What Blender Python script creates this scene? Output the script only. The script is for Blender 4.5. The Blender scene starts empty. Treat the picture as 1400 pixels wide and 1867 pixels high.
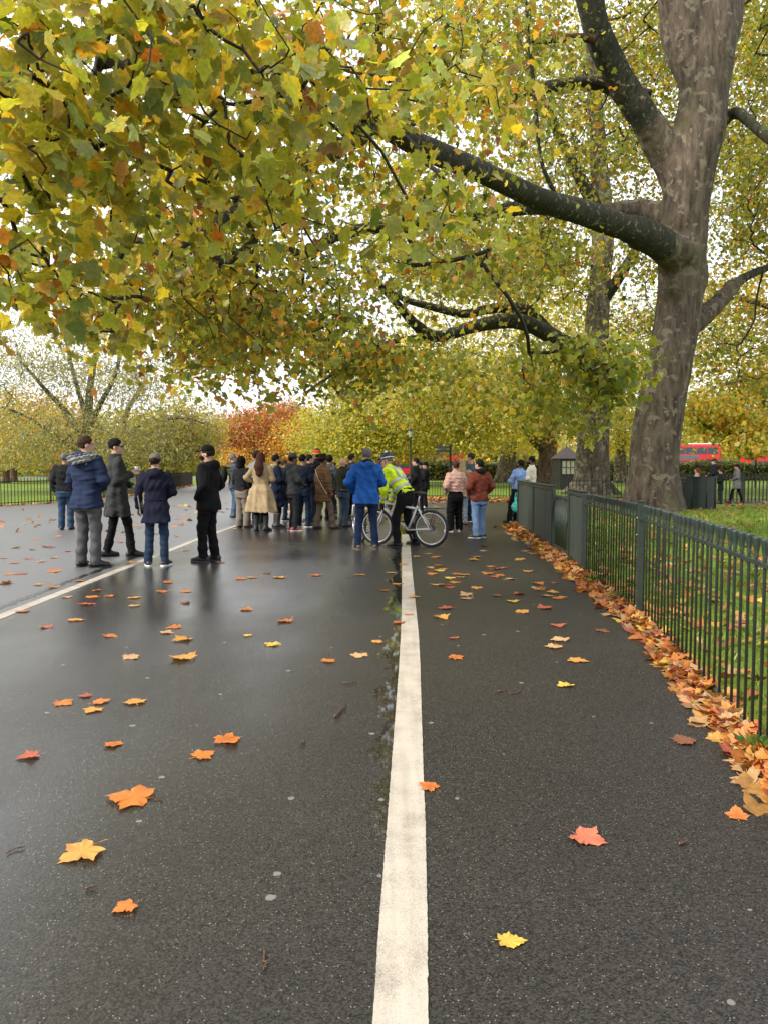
import bpy, math, random
import numpy as np
import openvdb as vdb
from mathutils import Vector, Matrix

sc = bpy.context.scene
COL = sc.collection
R = math.radians
rng = np.random.default_rng(11)
random.seed(11)

# ------------------------------------------------------------------ camera
CAM_H, FPX, HOR = 1.45, 1400.0, 850.0
PITCH = math.atan((933.5 - HOR) / FPX)
cam_d = bpy.data.cameras.new("camera")
cam = bpy.data.objects.new("camera", cam_d)
COL.objects.link(cam)
cam.location = (0, 0, CAM_H)
cam.rotation_euler = (R(90) - PITCH, 0, 0)
cam_d.sensor_fit = 'VERTICAL'
cam_d.sensor_height = 24.0
cam_d.sensor_width = 18.0
cam_d.lens = 24.0 * FPX / 1867.0
cam_d.clip_start = 0.05
cam_d.clip_end = 2000
sc.camera = cam

# ------------------------------------------------------------------ sky, sun, exposure
SUN_EL, SUN_AZ = R(38), R(238)          # azimuth clockwise from +Y (view direction): veiled sun behind, to the left
w = bpy.data.worlds.new("World")
sc.world = w
w.use_nodes = True
nt = w.node_tree
nt.nodes.clear()
sky = nt.nodes.new("ShaderNodeTexSky")
sky.sky_type = 'NISHITA'
sky.sun_disc = False
sky.sun_elevation = SUN_EL
sky.sun_rotation = SUN_AZ
sky.air_density = 1.0
sky.dust_density = 2.0
tc = nt.nodes.new("ShaderNodeTexCoord")
nz = nt.nodes.new("ShaderNodeTexNoise")
nz.inputs['Scale'].default_value = 2.6
nz.inputs['Detail'].default_value = 6
nz.inputs['Roughness'].default_value = 0.55
cr = nt.nodes.new("ShaderNodeValToRGB")
cr.color_ramp.elements[0].position = 0.30
cr.color_ramp.elements[0].color = (0.70, 0.70, 0.70, 1)
cr.color_ramp.elements[1].position = 0.62
cr.color_ramp.elements[1].color = (1, 1, 1, 1)
cloud = nt.nodes.new("ShaderNodeMix")
cloud.data_type = 'RGBA'
cloud.inputs['B'].default_value = (8.6, 8.9, 9.4, 1)      # sunlit overcast deck
bg = nt.nodes.new("ShaderNodeBackground")
bg.inputs['Strength'].default_value = 0.10
out = nt.nodes.new("ShaderNodeOutputWorld")
nt.links.new(tc.outputs['Generated'], nz.inputs['Vector'])
nt.links.new(nz.outputs['Fac'], cr.inputs['Fac'])
nt.links.new(cr.outputs['Color'], cloud.inputs['Factor'])
nt.links.new(sky.outputs['Color'], cloud.inputs['A'])
nt.links.new(cloud.outputs['Result'], bg.inputs['Color'])
nt.links.new(bg.outputs['Background'], out.inputs['Surface'])

sun_d = bpy.data.lights.new("sun", 'SUN')
sun_d.energy = 2.8
sun_d.angle = R(14)
sun_d.color = (1.0, 0.94, 0.84)
sun = bpy.data.objects.new("sun", sun_d)
COL.objects.link(sun)
sd = Vector((math.sin(SUN_AZ) * math.cos(SUN_EL), math.cos(SUN_AZ) * math.cos(SUN_EL), math.sin(SUN_EL)))
sun.rotation_euler = (-sd).to_track_quat('-Z', 'Y').to_euler()

sc.view_settings.view_transform = 'Standard'
sc.view_settings.look = 'None'
sc.view_settings.exposure = 1.0
sc.view_settings.gamma = 1.0
sc.view_settings.use_curve_mapping = False
cy = sc.cycles
cy.use_denoising = True
cy.max_bounces = 7
cy.diffuse_bounces = 3
cy.glossy_bounces = 3
cy.transmission_bounces = 4
cy.transparent_max_bounces = 8
cy.sample_clamp_indirect = 6.0
cy.caustics_reflective = False
cy.caustics_refractive = False

# ------------------------------------------------------------------ pixel rays -> world points
def ray(px, py):
    d, v = (px - 700.0) / FPX, (933.5 - py) / FPX
    ca, sa = math.cos(PITCH), math.sin(PITCH)
    return np.array([d, ca + v * sa, -sa + v * ca])

def G(px, py, z=0.0):
    r = ray(px, py)
    t = (z - CAM_H) / r[2]
    return np.array([r[0] * t, r[1] * t, z])

def at(px, py, Y):
    r = ray(px, py)
    t = Y / r[1]
    return np.array([r[0] * t, Y, CAM_H + r[2] * t])

# ------------------------------------------------------------------ object helpers
def tag(o, label=None, cat=None, group=None, kind=None):
    if label: o['label'] = label
    if cat: o['category'] = cat
    if group: o['group'] = group
    if kind: o['kind'] = kind
    return o

def empty(name, loc=(0, 0, 0), rz=0.0):
    o = bpy.data.objects.new(name, None)
    o.empty_display_size = 0.2
    COL.objects.link(o)
    o.location = loc
    o.rotation_euler = (0, 0, rz)
    return o

def mesh_np(name, verts, faces, mats, parent=None, smooth=True, cols=None, fmat=None):
    """verts (n,3); faces: (m,k) array or list of arrays of equal-k polygons."""
    verts = np.ascontiguousarray(verts, dtype=np.float32)
    groups = faces if isinstance(faces, list) else [faces]
    groups = [np.asarray(g, dtype=np.int32) for g in groups if len(g)]
    me = bpy.data.meshes.new(name)
    me.vertices.add(len(verts))
    me.vertices.foreach_set("co", verts.ravel())
    loops = np.concatenate([g.ravel() for g in groups])
    tot = np.concatenate([np.full(len(g), g.shape[1], np.int32) for g in groups])
    start = np.concatenate([[0], np.cumsum(tot)[:-1]]).astype(np.int32)
    me.loops.add(len(loops))
    me.loops.foreach_set("vertex_index", loops)
    me.polygons.add(len(tot))
    me.polygons.foreach_set("loop_start", start)
    me.polygons.foreach_set("loop_total", tot)
    me.polygons.foreach_set("use_smooth", np.full(len(tot), smooth, bool))
    for m in (mats if isinstance(mats, (list, tuple)) else [mats]):
        me.materials.append(m)
    if fmat is not None:
        me.polygons.foreach_set("material_index", np.asarray(fmat, np.int32))
    if cols is not None:
        a = me.color_attributes.new("col", 'FLOAT_COLOR', 'POINT')
        c4 = np.ones((len(verts), 4), np.float32)
        c4[:, :3] = cols
        a.data.foreach_set("color", c4.ravel())
    me.update(calc_edges=True)
    o = bpy.data.objects.new(name, me)
    COL.objects.link(o)
    if parent is not None:
        o.parent = parent
    return o

class MB:
    """collects simple solids into one mesh"""
    def __init__(s):
        s.v, s.q, s.t, s.n = [], [], [], 0
    def add(s, v, q=None, t=None):
        v = np.asarray(v, float)
        s.v.append(v)
        if q is not None and len(q): s.q.append(np.asarray(q) + s.n)
        if t is not None and len(t): s.t.append(np.asarray(t) + s.n)
        s.n += len(v)
    def box(s, c, d, rz=0.0, bev=0.0, M=None):
        x, y, z = d[0] / 2, d[1] / 2, d[2] / 2
        b = min(bev, x * .9, y * .9, z * .9)
        if b <= 0:
            v = np.array([(i * x, j * y, k * z) for k in (-1, 1) for j in (-1, 1) for i in (-1, 1)], float)
            q = [(0, 2, 3, 1), (4, 5, 7, 6), (0, 1, 5, 4), (2, 6, 7, 3), (0, 4, 6, 2), (1, 3, 7, 5)]
            t = []
        else:
            v, idx = [], {}
            for k in (-1, 1):
                for j in (-1, 1):
                    for i in (-1, 1):
                        for ax in range(3):
                            p = [i * (x - b), j * (y - b), k * (z - b)]
                            p[ax] = (i * x, j * y, k * z)[ax]
                            idx[(i, j, k, ax)] = len(v); v.append(p)
            v = np.array(v)
            q, t = [], []
            for ax in range(3):
                o1, o2 = [a for a in range(3) if a != ax]
                for sg in (-1, 1):
                    f = []
                    for (a, b2) in ((-1, -1), (1, -1), (1, 1), (-1, 1)):
                        k3 = [0, 0, 0]; k3[ax] = sg; k3[o1] = a; k3[o2] = b2
                        f.append(idx[(k3[0], k3[1], k3[2], ax)])
                    q.append(f)
                for a in (-1, 1):
                    for b2 in (-1, 1):
                        k1 = [0, 0, 0]; k1[o1] = a; k1[o2] = b2
                        f = []
                        for sg, axx in ((-1, o1), (-1, o2), (1, o2), (1, o1)):
                            k1[ax] = sg
                            f.append(idx[(k1[0], k1[1], k1[2], axx)])
                        q.append(f)
            for k in (-1, 1):
                for j in (-1, 1):
                    for i in (-1, 1):
                        t.append([idx[(i, j, k, a)] for a in range(3)])
        if M is not None:
            v = v @ np.asarray(M).T
        cz, sz = math.cos(rz), math.sin(rz)
        v = v @ np.array([[cz, sz, 0], [-sz, cz, 0], [0, 0, 1]]) + np.asarray(c, float)
        s.add(v, q, t)
    def tube(s, pts, rad, n=8, caps=True, squash=None):
        v, q, t = loft(np.asarray(pts, float), np.broadcast_to(np.asarray(rad, float), (len(pts),)), n, caps)
        s.add(v, q, t)
    def lathe(s, c, prof, n=10):
        prof = np.asarray(prof, float)
        a = np.arange(n) * 2 * math.pi / n
        v = np.stack([np.outer(prof[:, 0], np.cos(a)), np.outer(prof[:, 0], np.sin(a)), np.repeat(prof[:, 1:2], n, 1)], -1).reshape(-1, 3) + np.asarray(c, float)
        m = len(prof)
        q = [(i * n + j, i * n + (j + 1) % n, (i + 1) * n + (j + 1) % n, (i + 1) * n + j) for i in range(m - 1) for j in range(n)]
        vc = len(v)
        v = np.vstack([v, [np.asarray(c) + (0, 0, prof[0, 1]), np.asarray(c) + (0, 0, prof[-1, 1])]])
        t = [(vc, (j + 1) % n, j) for j in range(n)] + [(vc + 1, (m - 1) * n + j, (m - 1) * n + (j + 1) % n) for j in range(n)]
        s.add(v, q, t)
    def torus(s, c, R0, r, axis=(1, 0, 0), N=32, n=8, squash=1.0):
        ax = np.asarray(axis, float); ax /= np.linalg.norm(ax)
        u = np.cross(ax, (0, 0, 1.0)); u /= np.linalg.norm(u)
        w2 = np.cross(ax, u)
        A = np.arange(N) * 2 * math.pi / N; B = np.arange(n) * 2 * math.pi / n
        rr = R0 + r * np.cos(B)[None, :]
        v = (np.cos(A)[:, None, None] * u + np.sin(A)[:, None, None] * w2) * rr[..., None] + (r * squash * np.sin(B))[None, :, None] * ax + np.asarray(c, float)
        q = [(i * n + j, ((i + 1) % N) * n + j, ((i + 1) % N) * n + (j + 1) % n, i * n + (j + 1) % n) for i in range(N) for j in range(n)]
        s.add(v.reshape(-1, 3), q)
    def build(s, name, mat, parent=None, smooth=False):
        f = []
        if s.q: f.append(np.vstack(s.q))
        if s.t: f.append(np.vstack(s.t))
        return mesh_np(name, np.vstack(s.v), f, mat, parent, smooth)

def loft(P, Rr, n=8, caps=True, phase=0.0, wob=None):
    """tube through points P with radii; wob: (len(P), n) multiplier"""
    m = len(P)
    T = np.gradient(P, axis=0) if m > 2 else np.repeat((P[-1] - P[0])[None], m, 0)
    T /= np.maximum(np.linalg.norm(T, axis=1, keepdims=True), 1e-9)
    u = np.cross(T[0], (0.0, 0.0, 1.0))
    if np.linalg.norm(u) < 1e-3: u = np.cross(T[0], (0.0, 1.0, 0.0))
    u /= np.linalg.norm(u)
    a = np.arange(n) * 2 * math.pi / n + phase
    V = np.empty((m, n, 3))
    for i in range(m):
        u = u - T[i] * (u @ T[i]); u /= max(np.linalg.norm(u), 1e-9)
        b = np.cross(T[i], u)
        rr = Rr[i] * (wob[i] if wob is not None else 1.0)
        V[i] = P[i] + (np.cos(a) * rr)[:, None] * u + (np.sin(a) * rr)[:, None] * b
    i, j = np.meshgrid(np.arange(m - 1), np.arange(n), indexing='ij')
    jn = (j + 1) % n
    q = np.stack([i * n + j, i * n + jn, (i + 1) * n + jn, (i + 1) * n + j], -1).reshape(-1, 4)
    V = V.reshape(-1, 3)
    t = []
    if caps:
        V = np.vstack([V, P[:1], P[-1:]])
        t = [(m * n, (k + 1) % n, k) for k in range(n)] + [(m * n + 1, (m - 1) * n + k, (m - 1) * n + (k + 1) % n) for k in range(n)]
    return V, q, t

def catmull(P, k=4):
    P = np.asarray(P, float)
    E = np.vstack([2 * P[0] - P[1], P, 2 * P[-1] - P[-2]])
    o = []
    for i in range(1, len(E) - 2):
        p0, p1, p2, p3 = E[i - 1], E[i], E[i + 1], E[i + 2]
        for t in np.arange(k) / k:
            o.append(.5 * (2 * p1 + (p2 - p0) * t + (2 * p0 - 5 * p1 + 4 * p2 - p3) * t * t + (3 * p1 - p0 - 3 * p2 + p3) * t ** 3))
    o.append(P[-1])
    return np.array(o)

# ------------------------------------------------------------------ materials
MATS = {}
def N(nt, typ, **kw):
    n = nt.nodes.new(typ)
    for k, v in kw.items():
        if k in n.inputs: n.inputs[k].default_value = v
        else: setattr(n, k, v)
    return n

def new_mat(name):
    m = bpy.data.materials.new(name)
    m.use_nodes = True
    nt = m.node_tree
    b = nt.nodes['Principled BSDF']
    return m, nt, b

def simple(name, col, rough=0.6, var=0.25, scale=30.0, bump=0.0, bscale=60.0, metal=0.0, spec=0.5, sheen=0.0, stretch=(1, 1, 1)):
    key = (name, tuple(col), rough)
    if key in MATS: return MATS[key]
    m, nt, b = new_mat(name)
    tc = N(nt, "ShaderNodeTexCoord")
    mp = N(nt, "ShaderNodeMapping")
    mp.inputs['Scale'].default_value = stretch
    nt.links.new(tc.outputs['Object'], mp.inputs['Vector'])
    nz = N(nt, "ShaderNodeTexNoise", Scale=scale, Detail=4.0)
    nt.links.new(mp.outputs['Vector'], nz.inputs['Vector'])
    mr = N(nt, "ShaderNodeMapRange")
    mr.inputs['From Min'].default_value = .3; mr.inputs['From Max'].default_value = .7
    mr.inputs['To Min'].default_value = 1 - var; mr.inputs['To Max'].default_value = 1 + var
    nt.links.new(nz.outputs['Fac'], mr.inputs['Value'])
    mx = N(nt, "ShaderNodeMix", data_type='RGBA', blend_type='MULTIPLY')
    mx.inputs['Factor'].default_value = 1.0
    mx.inputs['A'].default_value = (*col, 1)
    nt.links.new(mr.outputs['Result'], mx.inputs['B'])
    nt.links.new(mx.outputs['Result'], b.inputs['Base Color'])
    b.inputs['Roughness'].default_value = rough
    b.inputs['Metallic'].default_value = metal
    b.inputs['Specular IOR Level'].default_value = spec
    b.inputs['Sheen Weight'].default_value = sheen
    if bump > 0:
        n2 = N(nt, "ShaderNodeTexNoise", Scale=bscale, Detail=3.0)
        nt.links.new(mp.outputs['Vector'], n2.inputs['Vector'])
        bp = N(nt, "ShaderNodeBump", Strength=bump, Distance=0.01)
        nt.links.new(n2.outputs['Fac'], bp.inputs['Height'])
        nt.links.new(bp.outputs['Normal'], b.inputs['Normal'])
    MATS[key] = m
    return m

def leaf_mat(name, trans=0.48, rough=0.38, spec=0.42):
    m, nt, b = new_mat(name)
    at_ = N(nt, "ShaderNodeAttribute", attribute_name="col")
    tc = N(nt, "ShaderNodeTexCoord")
    nz = N(nt, "ShaderNodeTexNoise", Scale=38.0, Detail=3.0)
    nt.links.new(tc.outputs['Object'], nz.inputs['Vector'])
    mr = N(nt, "ShaderNodeMapRange")
    mr.inputs['From Min'].default_value = .3; mr.inputs['From Max'].default_value = .7
    mr.inputs['To Min'].default_value = .78; mr.inputs['To Max'].default_value = 1.2
    nt.links.new(nz.outputs['Fac'], mr.inputs['Value'])
    mx = N(nt, "ShaderNodeMix", data_type='RGBA', blend_type='MULTIPLY')
    mx.inputs['Factor'].default_value = 1.0
    nt.links.new(at_.outputs['Color'], mx.inputs['A'])
    nt.links.new(mr.outputs['Result'], mx.inputs['B'])
    nt.links.new(mx.outputs['Result'], b.inputs['Base Color'])
    b.inputs['Roughness'].default_value = rough
    b.inputs['Specular IOR Level'].default_value = spec
    tr = N(nt, "ShaderNodeBsdfTranslucent")
    ga = N(nt, "ShaderNodeMix", data_type='RGBA', blend_type='MULTIPLY')
    ga.inputs['Factor'].default_value = 1.0
    ga.inputs['B'].default_value = (1.5, 1.45, 0.8, 1)
    nt.links.new(mx.outputs['Result'], ga.inputs['A'])
    nt.links.new(ga.outputs['Result'], tr.inputs['Color'])
    ms = N(nt, "ShaderNodeMixShader")
    ms.inputs['Fac'].default_value = trans
    nt.links.new(b.outputs['BSDF'], ms.inputs[1])
    nt.links.new(tr.outputs['BSDF'], ms.inputs[2])
    nt.links.new(ms.outputs['Shader'], nt.nodes['Material Output'].inputs['Surface'])
    return m

def bark_mat(name, base, patch, moss, patch_amt=0.5, moss_amt=0.3, scale=1.0, rough=0.85):
    m, nt, b = new_mat(name)
    tc = N(nt, "ShaderNodeTexCoord")
    mp = N(nt, "ShaderNodeMapping"); mp.inputs['Scale'].default_value = (1, 1, .24)
    nt.links.new(tc.outputs['Object'], mp.inputs['Vector'])
    n1 = N(nt, "ShaderNodeTexNoise", Scale=7.0 * scale, Detail=8.0, Roughness=.68)
    nt.links.new(mp.outputs['Vector'], n1.inputs['Vector'])
    r1 = N(nt, "ShaderNodeValToRGB")
    e = r1.color_ramp.elements
    e[0].position = .34; e[0].color = (*[c * .25 for c in base], 1)
    e[1].position = .66; e[1].color = (*[c * 1.45 for c in base], 1)
    nt.links.new(n1.outputs['Fac'], r1.inputs['Fac'])
    # flaking patches
    n2 = N(nt, "ShaderNodeTexNoise", Scale=4.5 * scale, Detail=5.0, Roughness=.6, Distortion=.4)
    nt.links.new(tc.outputs['Object'], n2.inputs['Vector'])
    r2 = N(nt, "ShaderNodeValToRGB")
    e = r2.color_ramp.elements
    e[0].position = .66 - .2 * patch_amt; e[0].color = (0, 0, 0, 1)
    e[1].position = .69 - .2 * patch_amt; e[1].color = (1, 1, 1, 1)
    nt.links.new(n2.outputs['Fac'], r2.inputs['Fac'])
    mx = N(nt, "ShaderNodeMix", data_type='RGBA')
    nt.links.new(r2.outputs['Color'], mx.inputs['Factor'])
    nt.links.new(r1.outputs['Color'], mx.inputs['A'])
    mx.inputs['B'].default_value = (*patch, 1)
    n3 = N(nt, "ShaderNodeTexNoise", Scale=.9 * scale, Detail=5.0, Roughness=.65)
    nt.links.new(tc.outputs['Object'], n3.inputs['Vector'])
    r3 = N(nt, "ShaderNodeMapRange")
    r3.inputs['From Min'].default_value = .62 - .25 * moss_amt; r3.inputs['From Max'].default_value = .75 - .25 * moss_amt
    r3.inputs['To Max'].default_value = .8
    nt.links.new(n3.outputs['Fac'], r3.inputs['Value'])
    m2 = N(nt, "ShaderNodeMix", data_type='RGBA')
    nt.links.new(r3.outputs['Result'], m2.inputs['Factor'])
    nt.links.new(mx.outputs['Result'], m2.inputs['A'])
    m2.inputs['B'].default_value = (*moss, 1)
    nt.links.new(m2.outputs['Result'], b.inputs['Base Color'])
    b.inputs['Roughness'].default_value = rough
    b.inputs['Specular IOR Level'].default_value = .25
    n4 = N(nt, "ShaderNodeTexNoise", Scale=14.0 * scale, Detail=8.0, Roughness=.7)
    nt.links.new(mp.outputs['Vector'], n4.inputs['Vector'])
    bp = N(nt, "ShaderNodeBump", Strength=.9, Distance=.06)
    nt.links.new(n4.outputs['Fac'], bp.inputs['Height'])
    nt.links.new(bp.outputs['Normal'], b.inputs['Normal'])
    return m
# ================================================================== ground
# line edges measured on the photograph, unprojected onto the ground
NEAR_LINE = [  # py, left px, right px
    (2100, 666, 783), (1867, 680, 780), (1700, 690, 779), (1600, 698, 777), (1500, 706, 775), (1430, 711, 772),
    (1300, 721, 768), (1220, 727, 766), (1160, 730.5, 763), (1120, 732, 759), (1050, 732.5, 752), (1000, 732, 748), (975, 732, 745.2)]
LINE_PTS = [(G(a, y), G(b, y)) for y, a, b in NEAR_LINE]

def ground_tex(nt):
    tc = N(nt, "ShaderNodeTexCoord")
    return tc.outputs['Object']

def tarmac_mat():
    m, nt, b = new_mat("wet_tarmac")
    L = nt.links.new
    v = ground_tex(nt)
    sep = N(nt, "ShaderNodeSeparateXYZ"); L(v, sep.inputs[0])
    # large tonal patches
    n1 = N(nt, "ShaderNodeTexNoise", Scale=.55, Detail=5.0, Roughness=.6); L(v, n1.inputs['Vector'])
    r1 = N(nt, "ShaderNodeValToRGB")
    e = r1.color_ramp.elements
    r1.color_ramp.interpolation = 'B_SPLINE'
    e[0].position = .15; e[0].color = (.0140, .0124, .0105, 1)
    e[1].position = .85; e[1].color = (.033, .0292, .0245, 1)
    L(n1.outputs['Fac'], r1.inputs['Fac'])
    # aggregate
    n2 = N(nt, "ShaderNodeTexVoronoi", Scale=170.0, voronoi_dimensions='2D'); L(v, n2.inputs['Vector'])
    mr = N(nt, "ShaderNodeMapRange"); mr.inputs['To Min'].default_value = .25; mr.inputs['To Max'].default_value = 2.0
    sc2 = N(nt, "ShaderNodeSeparateColor"); L(n2.outputs['Color'], sc2.inputs[0])
    L(sc2.outputs['Red'], mr.inputs['Value'])
    mx = N(nt, "ShaderNodeMix", data_type='RGBA', blend_type='MULTIPLY'); mx.inputs['Factor'].default_value = 1
    L(r1.outputs['Color'], mx.inputs['A']); L(mr.outputs['Result'], mx.inputs['B'])
    # pale stones among the aggregate
    n3 = N(nt, "ShaderNodeTexVoronoi", Scale=120.0, voronoi_dimensions='2D'); L(v, n3.inputs['Vector'])
    sc3 = N(nt, "ShaderNodeSeparateColor"); L(n3.outputs['Color'], sc3.inputs[0])
    g1 = N(nt, "ShaderNodeMath", operation='GREATER_THAN'); g1.inputs[1].default_value = .965; L(sc3.outputs['Green'], g1.inputs[0])
    g2 = N(nt, "ShaderNodeMath", operation='LESS_THAN'); g2.inputs[1].default_value = .26; L(n3.outputs['Distance'], g2.inputs[0])
    g3 = N(nt, "ShaderNodeMath", operation='MULTIPLY'); L(g1.outputs[0], g3.inputs[0]); L(g2.outputs[0], g3.inputs[1])
    m3 = N(nt, "ShaderNodeMix", data_type='RGBA'); L(g3.outputs[0], m3.inputs['Factor']); L(mx.outputs['Result'], m3.inputs['A'])
    m3.inputs['B'].default_value = (.22, .20, .145, 1)
    # trodden chewing gum
    n4 = N(nt, "ShaderNodeTexVoronoi", Scale=3.1, voronoi_dimensions='2D'); L(v, n4.inputs['Vector'])
    sc4 = N(nt, "ShaderNodeSeparateColor"); L(n4.outputs['Color'], sc4.inputs[0])
    thr = N(nt, "ShaderNodeMath", operation='MULTIPLY'); thr.inputs[1].default_value = .055; L(sc4.outputs['Blue'], thr.inputs[0])
    wob = N(nt, "ShaderNodeTexNoise", Scale=60.0); L(v, wob.inputs['Vector'])
    wm = N(nt, "ShaderNodeMath", operation='MULTIPLY_ADD'); wm.inputs[1].default_value = .05; L(wob.outputs['Fac'], wm.inputs[0]); L(n4.outputs['Distance'], wm.inputs[2])
    wm2 = N(nt, "ShaderNodeMath", operation='SUBTRACT'); wm2.inputs[1].default_value = .025; L(wm.outputs[0], wm2.inputs[0])
    g4 = N(nt, "ShaderNodeMath", operation='LESS_THAN'); L(wm2.outputs[0], g4.inputs[0]); L(thr.outputs[0], g4.inputs[1])
    g5 = N(nt, "ShaderNodeMath", operation='GREATER_THAN'); g5.inputs[1].default_value = .62; L(sc4.outputs['Red'], g5.inputs[0])
    g6 = N(nt, "ShaderNodeMath", operation='MULTIPLY'); L(g4.outputs[0], g6.inputs[0]); L(g5.outputs[0], g6.inputs[1])
    m4 = N(nt, "ShaderNodeMix", data_type='RGBA'); L(g6.outputs[0], m4.inputs['Factor']); L(m3.outputs['Result'], m4.inputs['A'])
    m4.inputs['B'].default_value = (.17, .165, .15, 1)
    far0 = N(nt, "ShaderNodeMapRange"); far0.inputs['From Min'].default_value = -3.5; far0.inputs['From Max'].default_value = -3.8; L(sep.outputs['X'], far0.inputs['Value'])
    m5 = N(nt, "ShaderNodeMix", data_type='RGBA', blend_type='ADD'); m5.inputs['B'].default_value = (.06, .06, .06, 1)  # pale sky sheen beyond the left line, added into the base colour
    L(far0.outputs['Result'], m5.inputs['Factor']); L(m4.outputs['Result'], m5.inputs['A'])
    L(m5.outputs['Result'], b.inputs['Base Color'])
    # ---- wetness: x relative to the white line (line x ~ 0.02 + 0.029 y)
    lx = N(nt, "ShaderNodeMath", operation='MULTIPLY_ADD'); lx.inputs[1].default_value = -.0262; L(sep.outputs['Y'], lx.inputs[0]); L(sep.outputs['X'], lx.inputs[2])
    # wet side: left of the line ; -> 1, right -> 0
    side = N(nt, "ShaderNodeMapRange"); side.inputs['From Min'].default_value = .06; side.inputs['From Max'].default_value = -.9
    L(lx.outputs[0], side.inputs['Value'])
    mpw = N(nt, "ShaderNodeMapping"); mpw.inputs['Scale'].default_value = (.5, .32, 1); L(v, mpw.inputs['Vector'])
    nw = N(nt, "ShaderNodeTexNoise", Scale=1.0, Detail=4.0, Roughness=.55); L(mpw.outputs['Vector'], nw.inputs['Vector'])
    rw = N(nt, "ShaderNodeMapRange"); rw.inputs['From Min'].default_value = .25; rw.inputs['From Max'].default_value = .75; rw.interpolation_type = 'SMOOTHSTEP'; L(nw.outputs['Fac'], rw.inputs['Value'])
    # far side of the left line is smoother and wetter still
    far = N(nt, "ShaderNodeMapRange"); far.inputs['From Min'].default_value = -3.5; far.inputs['From Max'].default_value = -4.1; L(sep.outputs['X'], far.inputs['Value'])
    wet = N(nt, "ShaderNodeMath", operation='MULTIPLY'); L(side.outputs['Result'], wet.inputs[0])
    wv = N(nt, "ShaderNodeMath", operation='MULTIPLY_ADD'); wv.inputs[1].default_value = .55; wv.inputs[2].default_value = .45; L(rw.outputs['Result'], wv.inputs[0])
    L(wv.outputs[0], wet.inputs[1])
    wet2 = N(nt, "ShaderNodeMath", operation='MAXIMUM'); L(wet.outputs[0], wet2.inputs[0])
    fm = N(nt, "ShaderNodeMath", operation='MULTIPLY'); fm.inputs[1].default_value = .95; L(far.outputs['Result'], fm.inputs[0]); L(fm.outputs[0], wet2.inputs[1])
    # puddle hugging the left edge of the line
    npd = N(nt, "ShaderNodeTexNoise", Scale=5.5, Detail=6.0, Roughness=.7); L(v, npd.inputs['Vector'])
    npl = N(nt, "ShaderNodeTexNoise", Scale=.8, Detail=2.0); L(v, npl.inputs['Vector'])
    pe = N(nt, "ShaderNodeMath", operation='MULTIPLY_ADD'); pe.inputs[1].default_value = .42; pe.inputs[2].default_value = -.29; L(npd.outputs['Fac'], pe.inputs[0])
    pe2 = N(nt, "ShaderNodeMath", operation='MULTIPLY_ADD'); pe2.inputs[1].default_value = .45; L(npl.outputs['Fac'], pe2.inputs[0]); L(pe.outputs[0], pe2.inputs[2])
    pe3 = N(nt, "ShaderNodeMath", operation='MULTIPLY'); pe3.inputs[1].default_value = -1.0; L(pe2.outputs[0], pe3.inputs[0])  # left limit (negative)
    pa = N(nt, "ShaderNodeMath", operation='GREATER_THAN'); L(lx.outputs[0], pa.inputs[0]); 
    pe4 = N(nt, "ShaderNodeMath", operation='ADD'); pe4.inputs[1].default_value = .01; L(pe3.outputs[0], pe4.inputs[0]); L(pe4.outputs[0], pa.inputs[1])
    pb = N(nt, "ShaderNodeMath", operation='LESS_THAN'); pb.inputs[1].default_value = .06; L(lx.outputs[0], pb.inputs[0])
    pud = N(nt, "ShaderNodeMath", operation='MULTIPLY'); L(pa.outputs[0], pud.inputs[0]); L(pb.outputs[0], pud.inputs[1])
    # the gutter only holds water beyond ~2.9 m
    py0 = N(nt, "ShaderNodeMapRange"); py0.inputs['From Min'].default_value = 2.6; py0.inputs['From Max'].default_value = 3.3; L(sep.outputs['Y'], py0.inputs['Value'])
    pg = N(nt, "ShaderNodeMath", operation='GREATER_THAN'); L(py0.outputs['Result'], pg.inputs[0]); L(npd.outputs['Fac'], pg.inputs[1])
    pud2 = N(nt, "ShaderNodeMath", operation='MULTIPLY'); L(pud.outputs[0], pud2.inputs[0]); L(pg.outputs[0], pud2.inputs[1])
    # roughness
    ro = N(nt, "ShaderNodeMapRange"); ro.inputs['To Min'].default_value = .40; ro.inputs['To Max'].default_value = .15; L(wet2.outputs[0], ro.inputs['Value'])
    rn = N(nt, "ShaderNodeMix", data_type='FLOAT'); L(pud2.outputs[0], rn.inputs['Factor']); L(ro.outputs['Result'], rn.inputs['A']); rn.inputs['B'].default_value = .03
    fr = N(nt, "ShaderNodeMath", operation='MULTIPLY_ADD'); fr.inputs[1].default_value = .30; L(far.outputs['Result'], fr.inputs[0]); L(rn.outputs['Result'], fr.inputs[2])
    L(fr.outputs[0], b.inputs['Roughness'])
    sp = N(nt, "ShaderNodeMapRange"); sp.inputs['To Min'].default_value = .3; sp.inputs['To Max'].default_value = 1.0; L(wet2.outputs[0], sp.inputs['Value'])
    L(sp.outputs['Result'], b.inputs['Specular IOR Level'])
    b.inputs['IOR'].default_value = 1.5
    # bump, drowned where water stands
    nb = N(nt, "ShaderNodeTexNoise", Scale=125.0, Detail=3.0, Roughness=.65); L(v, nb.inputs['Vector'])
    bs = N(nt, "ShaderNodeMapRange"); bs.inputs['To Min'].default_value = .7; bs.inputs['To Max'].default_value = .12; L(wet2.outputs[0], bs.inputs['Value'])
    bm = N(nt, "ShaderNodeMath", operation='SUBTRACT'); bm.inputs[0].default_value = 1.0; L(pud2.outputs[0], bm.inputs[1])
    bm2 = N(nt, "ShaderNodeMath", operation='MULTIPLY'); L(bs.outputs['Result'], bm2.inputs[0]); L(bm.outputs[0], bm2.inputs[1])
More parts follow.
